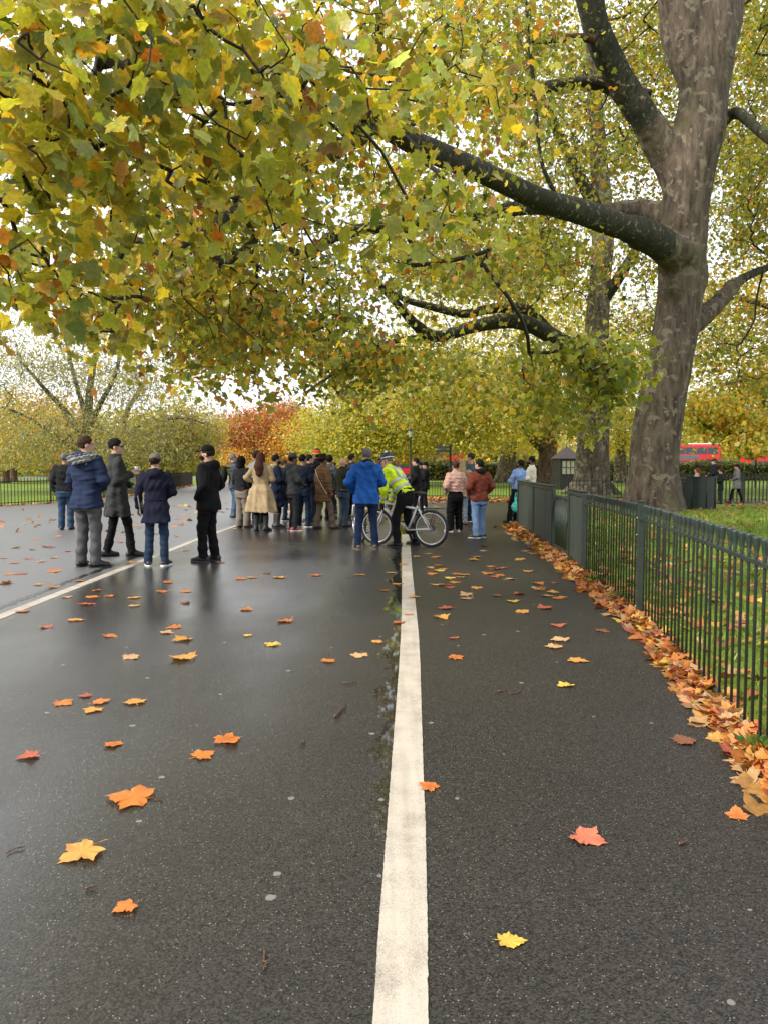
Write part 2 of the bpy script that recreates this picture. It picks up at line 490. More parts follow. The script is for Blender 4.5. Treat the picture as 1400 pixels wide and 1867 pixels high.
    bp = N(nt, "ShaderNodeBump", Distance=.006); L(bm2.outputs[0], bp.inputs['Strength']); L(nb.outputs['Fac'], bp.inputs['Height'])
    L(bp.outputs['Normal'], b.inputs['Normal'])
    return m

def lawn_mat():
    m, nt, b = new_mat("lawn_grass")
    L = nt.links.new
    v = ground_tex(nt)
    n1 = N(nt, "ShaderNodeTexNoise", Scale=.35, Detail=6.0, Roughness=.65); L(v, n1.inputs['Vector'])
    r = N(nt, "ShaderNodeValToRGB"); e = r.color_ramp.elements
    e[0].position = .3; e[0].color = (.10, .15, .018, 1)
    e[1].position = .7; e[1].color = (.19, .27, .03, 1)
    L(n1.outputs['Fac'], r.inputs['Fac'])
    n2 = N(nt, "ShaderNodeTexNoise", Scale=45.0, Detail=4.0, Roughness=.7); L(v, n2.inputs['Vector'])
    mr = N(nt, "ShaderNodeMapRange"); mr.inputs['From Min'].default_value = .3; mr.inputs['From Max'].default_value = .7
    mr.inputs['To Min'].default_value = .55; mr.inputs['To Max'].default_value = 1.3; L(n2.outputs['Fac'], mr.inputs['Value'])
    mx = N(nt, "ShaderNodeMix", data_type='RGBA', blend_type='MULTIPLY'); mx.inputs['Factor'].default_value = 1
    L(r.outputs['Color'], mx.inputs['A']); L(mr.outputs['Result'], mx.inputs['B'])
    L(mx.outputs['Result'], b.inputs['Base Color'])
    b.inputs['Roughness'].default_value = .9
    b.inputs['Specular IOR Level'].default_value = .15
    bp = N(nt, "ShaderNodeBump", Strength=.8, Distance=.04); L(n2.outputs['Fac'], bp.inputs['Height']); L(bp.outputs['Normal'], b.inputs['Normal'])
    return m

def flat_poly(name, pts, z, mat, kind='structure'):
    v = np.array([(p[0], p[1], z) for p in pts])
    o = mesh_np(name, v, [np.arange(len(v))[None]], mat, smooth=False)
    tag(o, kind=kind)
    return o

FENCE = np.array([(1.34, .4), (1.92, 3.9), (2.43, 7.25), (2.66, 10.2), (2.80, 11.6), (2.88, 13.0), (3.03, 15.6), (3.22, 18.8)])
flat_poly("lawn", [(-400, -60), (400, -60), (400, 900), (-400, 900)], 0.0, lawn_mat())
TARMAC = tarmac_mat()
edge_r = [(a + .06, b) for a, b in FENCE]
flat_poly("path", [(-16.0, -12), (1.1, -12)] + edge_r + [(3.6, 22.0), (4.6, 26), (7.5, 29), (24, 30.6), (24, 33.0), (9, 33.2), (-1.5, 34.5), (-4, 38), (-6.5, 48), (-8.5, 70), (-10, 95), (-17, 95), (-14.5, 60), (-12.9, 42), (-12.7, 31), (-14.1, 27.6), (-19, 22)], 0.004, TARMAC)

def paint_mat():
    m, nt, b = new_mat("road_paint")
    L = nt.links.new
    v = ground_tex(nt)
    n1 = N(nt, "ShaderNodeTexNoise", Scale=190.0, Detail=3.0, Roughness=.7); L(v, n1.inputs['Vector'])
    n2 = N(nt, "ShaderNodeTexNoise", Scale=4.0, Detail=6.0, Roughness=.65); L(v, n2.inputs['Vector'])
    mul = N(nt, "ShaderNodeMath", operation='MULTIPLY_ADD'); mul.inputs[1].default_value = .6; L(n1.outputs['Fac'], mul.inputs[0])
    m2 = N(nt, "ShaderNodeMath", operation='MULTIPLY'); m2.inputs[1].default_value = .55; L(n2.outputs['Fac'], m2.inputs[0]); L(m2.outputs[0], mul.inputs[2])
    r = N(nt, "ShaderNodeValToRGB"); e = r.color_ramp.elements
    e[0].position = .38; e[0].color = (.22, .185, .145, 1)
    e[1].position = .62; e[1].color = (.47, .415, .335, 1)
    L(mul.outputs[0], r.inputs['Fac'])
    # stretched tyre scuffs
    mp = N(nt, "ShaderNodeMapping"); mp.inputs['Scale'].default_value = (26, 1.1, 1); L(v, mp.inputs['Vector'])
    n3 = N(nt, "ShaderNodeTexNoise", Scale=1.0, Detail=4.0); L(mp.outputs['Vector'], n3.inputs['Vector'])
    mr = N(nt, "ShaderNodeMapRange"); mr.inputs['From Min'].default_value = .25; mr.inputs['From Max'].default_value = .6; mr.inputs['To Min'].default_value = .82; L(n3.outputs['Fac'], mr.inputs['Value'])
    mx = N(nt, "ShaderNodeMix", data_type='RGBA', blend_type='MULTIPLY'); mx.inputs['Factor'].default_value = 1
    L(r.outputs['Color'], mx.inputs['A']); L(mr.outputs['Result'], mx.inputs['B'])
    L(mx.outputs['Result'], b.inputs['Base Color'])
    b.inputs['Roughness'].default_value = .55
    b.inputs['Specular IOR Level'].default_value = .35
    bp = N(nt, "ShaderNodeBump", Strength=.5, Distance=.004); L(n1.outputs['Fac'], bp.inputs['Height']); L(bp.outputs['Normal'], b.inputs['Normal'])
    return m
PAINT = paint_mat()

def strip(name, A, B, z, step, jit):
    """ragged painted strip: left edge polyline A, right edge B"""
    def dens(P):
        P = np.asarray(P)[:, :2]
        o = []
        for i in range(len(P) - 1):
            n = max(1, int(np.linalg.norm(P[i + 1] - P[i]) / step))
            o += [P[i] + (P[i + 1] - P[i]) * t for t in np.arange(n) / n]
        o.append(P[-1]); return np.array(o)
    ys = None
    a, b = dens(A), dens(B)
    n = min(len(a), len(b))
    a = a[np.linspace(0, len(a) - 1, n).astype(int)]; b = b[np.linspace(0, len(b) - 1, n).astype(int)]
    a[:, 0] += rng.normal(0, jit, n); b[:, 0] += rng.normal(0, jit, n)
    top = np.vstack([np.c_[a, np.full(n, z)], np.c_[b, np.full(n, z)], np.c_[a, np.full(n, .003)], np.c_[b, np.full(n, .003)]])
    i = np.arange(n - 1)
    q = np.vstack([np.stack([i, n + i, n + i + 1, i + 1], 1), np.stack([2 * n + i, i, i + 1, 2 * n + i + 1], 1), np.stack([n + i, 3 * n + i, 3 * n + i + 1, n + i + 1], 1)])
    o = mesh_np(name, top, q, PAINT, smooth=False)
    tag(o, kind='structure')
    return o

strip("road_marking", [p[0] for p in LINE_PTS], [p[1] for p in LINE_PTS], .0085, .015, .0007)
lm = [(1300, -445, -395), (1127, -14, 9), (1055, 171, 189), (985, 352.5, 363.5), (960, 424, 431), (930, 501, 505.5), (905, 566, 568)]
strip("road_marking", [G(a, y) for y, a, b in lm], [G(b, y) for y, a, b in lm], .0085, .03, .002)
# the worn joint beside the left marking
strip_j = None
JOINT = simple("tar_joint", (.018, .017, .015), rough=.25, var=.3)

jl = [(1122, -40, -26), (1090, 45, 58), (1060, 122, 135), (1035, 190, 203), (1010, 257, 269)]
PAINT_, PAINT = PAINT, JOINT
strip("tar_joint", [G(a, y) for y, a, b in jl], [G(b, y) for y, a, b in jl], .0062, .05, .012)
PAINT = PAINT_
# ================================================================== fences, kiosk, hedge, signs, buses
GREEN = simple("green_fence_paint", (.024, .035, .027), rough=.38, var=.25, scale=9, bump=.15, bscale=120, spec=.45)
GREEN2 = simple("green_sheet_paint", (.040, .052, .042), rough=.45, var=.22, scale=4, bump=.12, bscale=40, spec=.4, stretch=(4, 4, .6))
BLACK = simple("black_iron_paint", (.012, .013, .013), rough=.45, var=.3, scale=12)
STEEL = simple("worn_steel", (.35, .35, .34), rough=.4, metal=.8)

def along(P, s):
    """point, tangent at arc length s of polyline P (n,2)"""
    d = np.linalg.norm(np.diff(P, axis=0), axis=1)
    c = np.concatenate([[0], np.cumsum(d)])
    i = int(np.clip(np.searchsorted(c, s) - 1, 0, len(d) - 1))
    t = (s - c[i]) / d[i]
    return P[i] + (P[i + 1] - P[i]) * t, (P[i + 1] - P[i]) / d[i]
def length(P): return float(np.linalg.norm(np.diff(P, axis=0), axis=1).sum())

PICK = np.array([(.0085, 0.0), (.0088, .98), (.0125, .992), (.011, 1.0), (.014, 1.02), (.0185, 1.05), (.0235, 1.078), (.0245, 1.085), (.021, 1.089), (.006, 1.092)])
fence = empty("picket_fence", (2.43, 7.25, 0))
tag(fence, "dark green metal fence of round pickets with flared trumpet tops, beside the leaf drift", "fence")
F1 = catmull(FENCE[:4], 6)
LF = length(F1)
def rel(p, o): return np.asarray(p, float) - np.array(o.location)
pm = MB(); pm.lathe((0, 0, 0), PICK, 12)
pick0 = pm.build("picket", GREEN, fence, smooth=True)
s = .05
first = True
posts_s = []
for yy in (1.6, 4.35 - .95, 7.25, 10.12):
    ss = min(np.arange(0, LF, .01), key=lambda q: abs(along(F1, q)[0][1] - yy))
    posts_s.append(ss)
ORG = Vector(fence.location)
while s < LF - .05:
    if min(abs(s - q) for q in posts_s) > .055:
        p, t = along(F1, s)
        o = pick0 if first else pick0.copy()
        if not first:
            COL.objects.link(o); o.parent = fence
        first = False
        o.location = Vector((p[0], p[1], rng.normal(0, .002))) - ORG
        o.rotation_euler = (rng.normal(0, .004), rng.normal(0, .004), rng.uniform(0, 3))
    s += .127
rl = MB()
pts = [along(F1, q)[0] for q in np.linspace(0, LF, 60)]
P3 = np.array([(p[0], p[1], .955) for p in pts]) - np.array(fence.location)
# flat bar: loft a rectangle
def bar(mb, P, wdt, hgt):
    T = np.gradient(P, axis=0); T[:, 2] = 0; T /= np.linalg.norm(T, axis=1, keepdims=True)
    S = np.c_[-T[:, 1], T[:, 0], np.zeros(len(P))] * wdt / 2
    up = np.array([0, 0, hgt / 2])
    V = np.stack([P - S - up, P + S - up, P + S + up, P - S + up], 1).reshape(-1, 3)
    q = [(i * 4 + j, i * 4 + (j + 1) % 4, (i + 1) * 4 + (j + 1) % 4, (i + 1) * 4 + j) for i in range(len(P) - 1) for j in range(4)]
    e = (len(P) - 1) * 4
    q += [(3, 2, 1, 0), (e, e + 1, e + 2, e + 3)]
    mb.add(V, q)
bar(rl, P3, .034, .022)
bar(rl, P3 - np.array([0, 0, .885]), .034, .022)
rl.build("rail", GREEN, fence)
for q in posts_s[:3]:
    p, t = along(F1, q)
    b = MB(); a = math.atan2(t[1], t[0])
    c = rel((p[0], p[1], .55), fence)
    b.box(c, (.06, .06, 1.12), a, .006)
    b.box(c + np.array([0, 0, .566]), (.066, .066, .014), a, .003)
    po = b.build("post", GREEN, fence)
    bb = MB()
    nx, ny = -t[1], t[0]
    for z in (.96, .80, .12):
        bb.tube([c + np.array([nx * .028, ny * .028, z - .55]), c + np.array([nx * .042, ny * .042, z - .55])], .009, 8)
    bb.build("bolt", STEEL, po, smooth=True)

def sheet_panel(name, label, p, q, h=1.10, ribs=3):
    p, q = np.array(p), np.array(q)
    L_ = np.linalg.norm(q - p); a = math.atan2(*(q - p)[::-1])
    r = empty(name, (p[0], p[1], 0), a)
    tag(r, label, "fence panel", "sheet metal panels of the green fence")
    fr = MB()
    for x in (0.03, L_ - .03): fr.box((x, 0, h / 2), (.055, .07, h), 0, .005)
    fr.box((L_ / 2, 0, h - .035), (L_ - .118, .062, .06), 0, .005)
    fr.box((L_ / 2, 0, .07), (L_ - .118, .062, .05), 0, .005)
    fr.build("frame", GREEN, r)
    sh = MB()
    n = ribs
    w_ = (L_ - .122) / n
    for i in range(n):
        sh.box((.061 + w_ * (i + .5), .004 * (i % 2), h / 2 + .013), (w_ - .006, .02, h - .17), 0, .003)
    sh.build("sheet", GREEN2, r)
    cp = MB(); cp.box((L_ / 2, 0, h + .012), (L_ + .012, .10, .022), 0, .006)
    cp.build("coping", GREEN, r)
    return r
sheet_panel("fence_panel", "green sheet metal fence panel between the picket run and the arched gate", (2.665, 10.2), (2.80, 11.55), ribs=2)
sheet_panel("fence_panel", "green sheet metal fence panel just beyond the arched gate", (2.89, 13.12), (3.03, 15.5), ribs=3)
sheet_panel("fence_panel", "farthest green sheet metal fence panel, the one the two men lean on", (3.035, 15.58), (3.20, 18.3), ribs=3)

gate = empty("metal_gate", (2.805, 11.6, 0), math.atan2(13.06 - 11.6, 2.885 - 2.805))
tag(gate, "low green metal gate with bars and curved corner braces between sheet panels", "gate")
gl = 1.46
gm = MB()
for x in (.03, gl - .03): gm.box((x, 0, .54), (.05, .05, 1.06), 0, .005)
gm.box((gl / 2, 0, .95), (gl - .11, .04, .045), 0, .004)
gm.box((gl / 2, 0, .12), (gl - .11, .04, .045), 0, .004)
gm.build("gate_frame", GREEN, gate)
for i in range(11):
    b = MB(); x = .055 + (gl - .11) * (i + 1) / 12
    b.lathe((x, 0, .0), np.array([(.009, .143), (.009, .927)]), 8)
    b.build("bar", GREEN, gate, smooth=True)
for sx in (0, 1):
    b = MB()
    A = np.linspace(0, math.pi / 2, 9)
    xs = .40 * (1 - np.cos(A)); zs = .40 * np.sin(A)
    pts = np.c_[.056 + xs if sx == 0 else gl - .056 - xs, np.full(9, .03), .50 + zs + .02]
    b.tube(pts, .014, 8)
    b.build("brace", GREEN, gate, smooth=True)
b = MB()
for z in (.2, .88): b.tube([(0.0, -.035, z - .05), (0.0, -.035, z + .05)], .022, 8)
b.build("hinge", GREEN, gate, smooth=True)

def railing(label, P, h=1.05, sp=.125, th=.011, post=2.6, mat=BLACK, group=None, topw=.03, twin=True):
    P = np.array(P, float)
    r = empty("iron_railing", (P[0][0], P[0][1], 0))
    tag(r, label, "railing", group)
    o3 = np.array([P[0][0], P[0][1], 0])
    Ln = length(P)
    mb = MB(); n = 0
    single = []
    for s in np.arange(sp / 2, Ln, sp):
        p, t = along(P, s)
        single.append((p, t))
    def one(mb, p, t):
        c = np.array([p[0], p[1], 0]) - o3
        mb.box(c + (0, 0, h / 2), (th * 2, th * 2, h), math.atan2(t[1], t[0]))
        v = np.array([(-th, -th, h), (th, -th, h), (th, th, h), (-th, th, h), (0, 0, h + .05)])
        mb.add(v + c, None, [(0, 1, 4), (1, 2, 4), (2, 3, 4), (3, 0, 4)])
    k = 0
    proto = None
    for p, t in single:
        if k < 100:
            if proto is None:
                mb = MB(); one(mb, o3[:2], np.array([1.0, 0])); proto = mb.build("railing_bar", mat, r); o = proto
            else:
                o = proto.copy(); COL.objects.link(o); o.parent = r
            o.location = (p[0] - o3[0], p[1] - o3[1], 0)
            o.rotation_euler = (0, 0, math.atan2(t[1], t[0]))
        else:
            if k == 100: rest = MB()
            one(rest, p, t)
        k += 1
    if k > 100: tag(rest.build("railing_bar", mat, r), kind='stuff')
    PP = np.array([[*along(P, s)[0], 0] for s in np.linspace(0, Ln, max(3, int(Ln / .8)))]) - o3
    rb = MB()
    bar(rb, PP + (0, 0, h - .12), topw, .03)
    bar(rb, PP + (0, 0, .10), topw, .03)
    rb.build("rail", mat, r)
    for s in np.arange(0, Ln + .01, post):
        p, t = along(P, min(s, Ln))
        b = MB(); b.box(np.array([p[0], p[1], h / 2 + .03]) - o3, (.06, .06, h + .06), math.atan2(t[1], t[0]), .005)
        b.lathe(np.array([p[0], p[1], h + .06]) - o3, np.array([(.02, 0), (.035, .03), (.02, .06), (.004, .065)]), 8)
        b.build("post", mat, r)
    return r
GR = "black iron railings round the lawns"
railing("thin black iron railing behind the crowd, in front of the bright lawn", [(-1.5, 35.2), (5.6, 35.0)], h=.83, group=GR)
railing("black iron railing running behind the two thick plane trunks", [(5.7, 35.0), (8.5, 34.2), (11.9, 33.0)], h=.92, sp=.16, th=.014, group=GR)
railing("black iron railing with widely spaced bars right of the thickest trunk", [(11.2, 29.6), (10.35, 25.95)], h=1.02, sp=.16, th=.018, post=3, group=GR)
railing("heavy black iron railing behind the family walking at the right", [(12.3, 31.6), (17.5, 31.4), (26, 31.2)], h=1.12, sp=.15, th=.02, post=2.4, group=GR)
railing("black iron railing in front of the lawn at the left path edge", [(-19, 22.2), (-14.1, 27.8), (-12.7, 31), (-12.9, 42), (-14.4, 58)], h=1.0, sp=.15, post=2.5, group=GR)

# curved dark green screen at the end of the railing
cv = empty("curved_screen", (10.78, 25.7, 0)); tag(cv, "dark green curved metal screen ending the railing beside the thickest trunk", "screen")
A = np.linspace(0, math.pi * .5, 8)
prof = [(-.48, .55), (-.48, .08)] + [(-.40 + .4 * math.sin(a) , .08 - .0 - .32 * (1 - math.cos(a)) ) for a in A] + [(.25, -.24)]
prof = [(-.55, .25), (-.3, 0), (0, -.12), (.22, -.1), (.34, .05), (.36, .3)]
prof = catmull(np.array(prof), 5)
h = 1.08
b = MB()
T = np.gradient(prof, axis=0); T /= np.linalg.norm(T, axis=1, keepdims=True); S = np.c_[-T[:, 1], T[:, 0]] * .02
nn = len(prof)
V = np.vstack([np.c_[prof - S, np.zeros(nn)], np.c_[prof - S, np.full(nn, h)], np.c_[prof + S, np.full(nn, h)], np.c_[prof + S, np.zeros(nn)]])
q = [(k * nn + i, k * nn + i + 1, ((k + 1) % 4) * nn + i + 1, ((k + 1) % 4) * nn + i) for k in range(4) for i in range(nn - 1)]
q += [(0, nn, 2 * nn, 3 * nn), (nn - 1, 4 * nn - 1, 3 * nn - 1, 2 * nn - 1)]
b.add(V, q); b.build("screen_sheet", GREEN, cv)
b = MB(); bar(b, np.c_[prof, np.full(nn, h + .012)], .09, .024); b.build("coping", GREEN, cv)
for i in (2, 9, 16, 23):
    b = MB(); c = prof[i] - np.array([0, .045]); b.tube([(c[0], c[1], 0), (c[0], c[1], h - .01)], .018, 8); b.build("rib", GREEN, cv, smooth=True)

# kiosk
ks = empty("park_kiosk", tuple(at(1031, 880, 48)[:2]) + (0,), R(8))
tag(ks, "small dark park kiosk with pointed slate roof between two trunks", "kiosk")
KD = simple("kiosk_dark_timber", (.012, .012, .013), rough=.5); KR = simple("kiosk_slate", (.055, .045, .047), rough=.6, var=.35, scale=14, stretch=(1, 1, 4))
KG = simple("kiosk_glazing", (.28, .27, .20), rough=.25, var=.2, scale=3)
b = MB(); b.box((0, 0, .98), (1.34, 1.34, 1.96), 0, .01); b.build("wall", KD, ks)
b = MB(); zr = 1.92
e_ = .78
v = np.array([(-e_, -e_, zr), (e_, -e_, zr), (e_, e_, zr), (-e_, e_, zr), (-.03, -.03, 2.68), (.03, -.03, 2.68), (.03, .03, 2.68), (-.03, .03, 2.68)])
b.add(v, [(0, 3, 2, 1), (0, 1, 5, 4), (1, 2, 6, 5), (2, 3, 7, 6), (3, 0, 4, 7), (4, 5, 6, 7)])
ro = b.build("roof", KR, ks)
b = MB(); b.lathe((0, 0, 2.67), np.array([(.05, 0), (.06, .05), (.02, .09), (.015, .18), (.003, .19)]), 8); b.build("finial", KD, ro, smooth=True)
for sx in (-1, 1):
    pass
wn = MB(); wn.box((0, -.675, 1.38), (1.1, .012, .86)); wo = wn.build("window", KG, ks)
b = MB()
for i in range(5): b.box((-.55 + 1.1 * i / 4, -.69, 1.38), (.035, .02, .9), 0)
for z in (.95, 1.38, 1.81): b.box((0, -.704, z), (1.16, .008, .035), 0)
b.build("window_frame", KD, wo)

# lamp post and finger post
lp = empty("lamp_post", tuple(at(748, 870, 44)[:2]) + (0,)); tag(lp, "slim black lamp post with lantern head behind the crowd", "lamp post")
zt = at(748, 782, 44)[2]
b = MB(); b.lathe((0, 0, 0), np.array([(.11, 0), (.11, .5), (.07, .6), (.055, .9), (.045, zt - .55), (.07, zt - .5), (.04, zt - .45)]), 12); b.build("pole", BLACK, lp, smooth=True)
b = MB(); b.lathe((0, 0, zt - .45), np.array([(.06, 0), (.14, .33)]), 6); b.build("lantern", simple("lantern_glass", (.30, .33, .36), rough=.15), lp)
b = MB(); b.lathe((0, 0, zt - .115), np.array([(.17, 0), (.12, .08), (.03, .14), (.02, .22), (.003, .23)]), 6); b.build("lantern_cap", BLACK, lp)
fp = empty("finger_post", tuple(at(820, 900, 31)[:2]) + (0,)); tag(fp, "black finger post with two pointing sign arms above the crowd", "signpost")
zt = at(818, 810, 31)[2]
b = MB(); b.lathe((0, 0, 0), np.array([(.06, 0), (.06, .3), (.038, .35), (.038, zt - .06), (.05, zt - .05), (.05, zt - .02), (.01, zt)]), 12); b.build("pole", BLACK, fp, smooth=True)
SIGN = simple("sign_enamel", (.02, .022, .024), rough=.22)
for z, a, ln in ((zt - .13, R(176), .56), (zt - .27, R(196), .6)):
    b = MB()
    v = np.array([(.04, -.015, -.05), (ln, -.015, -.05), (ln + .06, -.015, 0), (ln, -.015, .05), (.04, -.015, .05)])
    v2 = v + (0, .03, 0)
    b.add(np.vstack([v, v2]), [(i, (i + 1) % 5, 5 + (i + 1) % 5, 5 + i) for i in range(5)], [(0, 2, 1), (0, 3, 2), (0, 4, 3), (5, 6, 7), (5, 7, 8), (5, 8, 9)])
    o = b.build("sign_arm", SIGN, fp); o.location = (0, 0, z); o.rotation_euler = (0, 0, a)

bs = empty("banner_post", tuple(at(1376, 880, 52)[:2]) + (0,)); tag(bs, "dark post carrying a small blue sign panel among the right hand foliage", "signpost")
zt = at(1376, 778, 52)[2]
b = MB(); b.lathe((0, 0, 0), np.array([(.06, 0), (.05, zt), (.02, zt + .05)]), 8); b.build("pole", BLACK, bs, smooth=True)
b = MB(); b.box((-.45, 0, zt - .42), (.72, .05, .62), 0, .01); b.build("sign_panel", simple("blue_sign", (.012, .025, .16), rough=.35), bs)

# double-decker buses
BR = simple("bus_red_paint", (.55, .012, .022), rough=.25, var=.08); BGl = simple("bus_window", (.03, .04, .045), rough=.12); BW = simple("bus_white_roof", (.7, .7, .7), rough=.4)
RUB = simple("tyre_rubber", (.014, .014, .014), rough=.75)
def bus(label, px_front, D, ang=0.0):
    f = at(px_front, 845, D)
    r = empty("double_decker_bus", (f[0], D, 0), ang); tag(r, label, "bus", "red double deckers on the road behind the hedge")
    Lb = 10.4; x0 = -Lb
    b = MB(); b.box((-Lb / 2, 0, 2.22), (Lb, 2.5, 3.86), 0, .18); b.build("body", BR, r)
    b = MB(); b.box((-Lb / 2, 0, 4.19), (Lb - .5, 2.2, .12), 0, .05); b.build("roof_panel", BW, r)
    for sy in (-1, 1):
        for z, zh in ((3.35, .82), (1.62, .95)):
            b = MB()
            nW = 7
            ww = (Lb - .9) / nW
            for i in range(nW): b.box((-.45 - ww * (i + .5), sy * 1.252, z), (ww - .07, .02, zh), 0, .008)
            b.build("side_window", BGl, r)
    b = MB(); b.box((-4.6, -1.256, 2.55), (3.6, .02, .5), 0, .004); b.build("advert_panel", simple("bus_advert", (.08, .12, .13), rough=.3), r)
    b = MB(); b.box((.004, 0, 3.35), (.02, 2.1, .85), 0, .008); b.box((.004, 0, 1.75), (.02, 2.2, 1.2), 0, .008); b.build("windscreen", BGl, r)
    for x in (-1.9, -7.6):
        for sy in (-1, 1):
            b = MB(); b.torus((x, sy * 1.12, .5), .34, .16, (0, 1, 0), 20, 8, .9); wh = b.build("wheel", RUB, r, smooth=True)
            b = MB(); b.tube([(x, sy * 1.02, .5), (x, sy * 1.2, .5)], .26, 14); b.build("rim", STEEL, wh, smooth=True)
    return r
bus("red double decker bus beside the thickest trunk at the right", 1307, 96)
bus("red double decker bus half hidden by leaves at the far right edge", 1503, 99)
bus("red double decker bus glimpsed through leaves behind the finger post", 842, 105)
flat_poly("road", [(-60, 90), (160, 90), (160, 112), (-60, 112)], .004, TARMAC)
# ================================================================== trees
def tmpl(outline, centre, droop=.25, fold=.12, petiole=None):
    o = np.array(outline, float)
    right = o
    left = o[1:-1][::-1] * (-1, 1)
    ring = np.vstack([right, left])
    v = np.vstack([[centre], ring])
    n = len(ring)
    f = [(0, 1 + i, 1 + (i + 1) % n) for i in range(n)]
    r2 = (v[:, 0] ** 2 + (v[:, 1] - centre[1]) ** 2)
    z = -droop * r2 + fold * np.abs(v[:, 0])
    v = np.c_[v, z]
    if petiole:
        k = len(v)
        w_ = .018
        v = np.vstack([v, [(-w_, 0, -.01), (w_, 0, -.01), (w_ * .8, -petiole, .06), (-w_ * .8, -petiole, .06)]])
        f += [(k, k + 1, k + 2), (k, k + 2, k + 3)]
    return v, np.array(f)
PLANE_O = [(0, .03), (.10, -.06), (.22, -.10), (.36, -.07), (.47, -.09), (.45, .05), (.42, .13), (.52, .19), (.56, .29), (.70, .42), (.55, .47), (.47, .56), (.33, .54), (.35, .66), (.28, .74), (.22, .86), (.10, .92), (0, 1.08)]
T_HI = tmpl(PLANE_O, (0, .30), petiole=.42)
T_NEAR = tmpl([(0, .02), (.16, -.09), (.34, -.07), (.47, -.09), (.41, .13), (.54, .24), (.70, .42), (.48, .54), (.34, .54), (.33, .70), (.17, .90), (0, 1.08)], (0, .30), droop=.45, fold=.16, petiole=.35)
T_MID = tmpl([(0, 0), (.44, -.06), (.38, .15), (.68, .42), (.33, .53), (.27, .78), (0, 1.08)], (0, .3), droop=.45, fold=.16)
T_LO = tmpl([(0, 0), (.5, .10), (.42, .55), (0, 1.0)], (0, .4))
T_NARROW = tmpl([(0, 0), (.17, .35), (.13, .7), (0, 1.0)], (0, .45))

LEAF = leaf_mat("plane_leaf")
LEAF_DRY = leaf_mat("fallen_leaf_surface", trans=.12, rough=.5, spec=.35)

C_ = dict(green=(.095, .135, .022), olive=(.15, .165, .026), lime=(.27, .29, .036), yellow=(.50, .38, .035), gold=(.48, .25, .025),
         orange=(.42, .13, .02), rust=(.24, .070, .022), brown=(.13, .052, .022), pale=(.26, .31, .12), grey=(.20, .20, .115), red=(.34, .055, .042), straw=(.40, .34, .12), dark=(.045, .065, .018))
C = {k: tuple(min(.85, x * (1.27 if k != 'dark' else 1.0)) for x in v) for k, v in C_.items()}
def palette(n, weights, clus=None, rg=rng, bias=.75):
    """per-leaf colour; leaves of one cluster lean to that cluster's own hue"""
    names = list(weights); wv = np.array([weights[k] for k in names], float); wv /= wv.sum()
    A = np.array([C[k] for k in names])
    own = rg.choice(len(names), n, p=wv)
    if clus is not None:
        nc = clus.max() + 1
        cl = rg.choice(len(names), nc, p=wv)
        use = rg.random(n) < bias * .55
        own = np.where(use, cl[clus], own)
    c = A[own]
    o2 = A[rg.choice(len(names), n, p=wv)]
    k = rg.random((n, 1)) * .35
    c = c * (1 - k) + o2 * k
    return c * rg.uniform(.78, 1.25, (n, 1))

def unit(v): return v / np.maximum(np.linalg.norm(v, axis=-1, keepdims=True), 1e-9)

def leaves(name, pos, size, cols, T, mat, parent=None, out=None, rg=rng, upb=.55, droop=.7, curl=(-.5, 2.0)):
    V, F = T
    n = len(pos)
    nrm = rg.normal(0, 1, (n, 3)) * .75 + np.array([0, 0, upb])
    if out is not None: nrm += out * .55
    nrm = unit(nrm)
    tip = rg.normal(0, 1, (n, 3)) * .7 + np.array([0, 0, -droop])
    tip = unit(tip - nrm * (tip * nrm).sum(1, keepdims=True))
    side = np.cross(tip, nrm)
    cu = rg.uniform(*curl, n)
    sx = rg.uniform(.58, 1.08, n)
    X = V[None, :, 0] * sx[:, None]; Y = np.broadcast_to(V[None, :, 1], X.shape); Z = V[None, :, 2] * cu[:, None]
    P = pos[:, None, :] + np.asarray(size).reshape(-1, 1, 1) * (X[..., None] * side[:, None] + Y[..., None] * tip[:, None] + Z[..., None] * nrm[:, None])
    k = len(V)
    Fa = (F[None] + (np.arange(n) * k)[:, None, None]).reshape(-1, 3)
    cc = np.repeat(cols[:, None, :], k, 1)
    rr = np.linalg.norm(V[:, :2] - (0, .35), axis=1)
    edge = np.clip(rr / .6, 0, 1)[None, :, None]
    cc = cc * (1 + .16 * (edge - .5))
    tint = np.array([C['gold'], C['rust'], C['yellow'], C['green']])[rg.choice(4, n, p=[.3, .18, .37, .15])]
    amt = (rg.random(n) ** 2.2)[:, None, None] * np.clip(edge * 1.5 - .5, 0, 1) * .65
    cc = cc * (1 - amt) + tint[:, None, :] * amt
    return mesh_np(name, P.reshape(-1, 3), Fa, mat, parent, True, cc.reshape(-1, 3))

def limb_mesh(mb, pts, rad, n=10, k=4, wob=.06, rg=rng):
    P = catmull(pts, k); r = np.interp(np.linspace(0, len(rad) - 1, len(P)), np.arange(len(rad)), rad)
    m = len(P)
    ph = rg.uniform(0, 6.28, 4)
    a = np.arange(n) * 2 * math.pi / n
    s = np.cumsum(np.r_[0, np.linalg.norm(np.diff(P, axis=0), axis=1)])
    W = 1 + wob * (np.sin(2 * a[None] + s[:, None] * .9 + ph[0]) + .7 * np.sin(3 * a[None] - s[:, None] * 1.7 + ph[1]) + .8 * np.sin(s[:, None] * 2.3 + ph[2]) * np.sin(a[None] + ph[3]))
    v, q, t = loft(P, r, n, True, 0, W)
    mb.add(v, q, t)
    return P, r

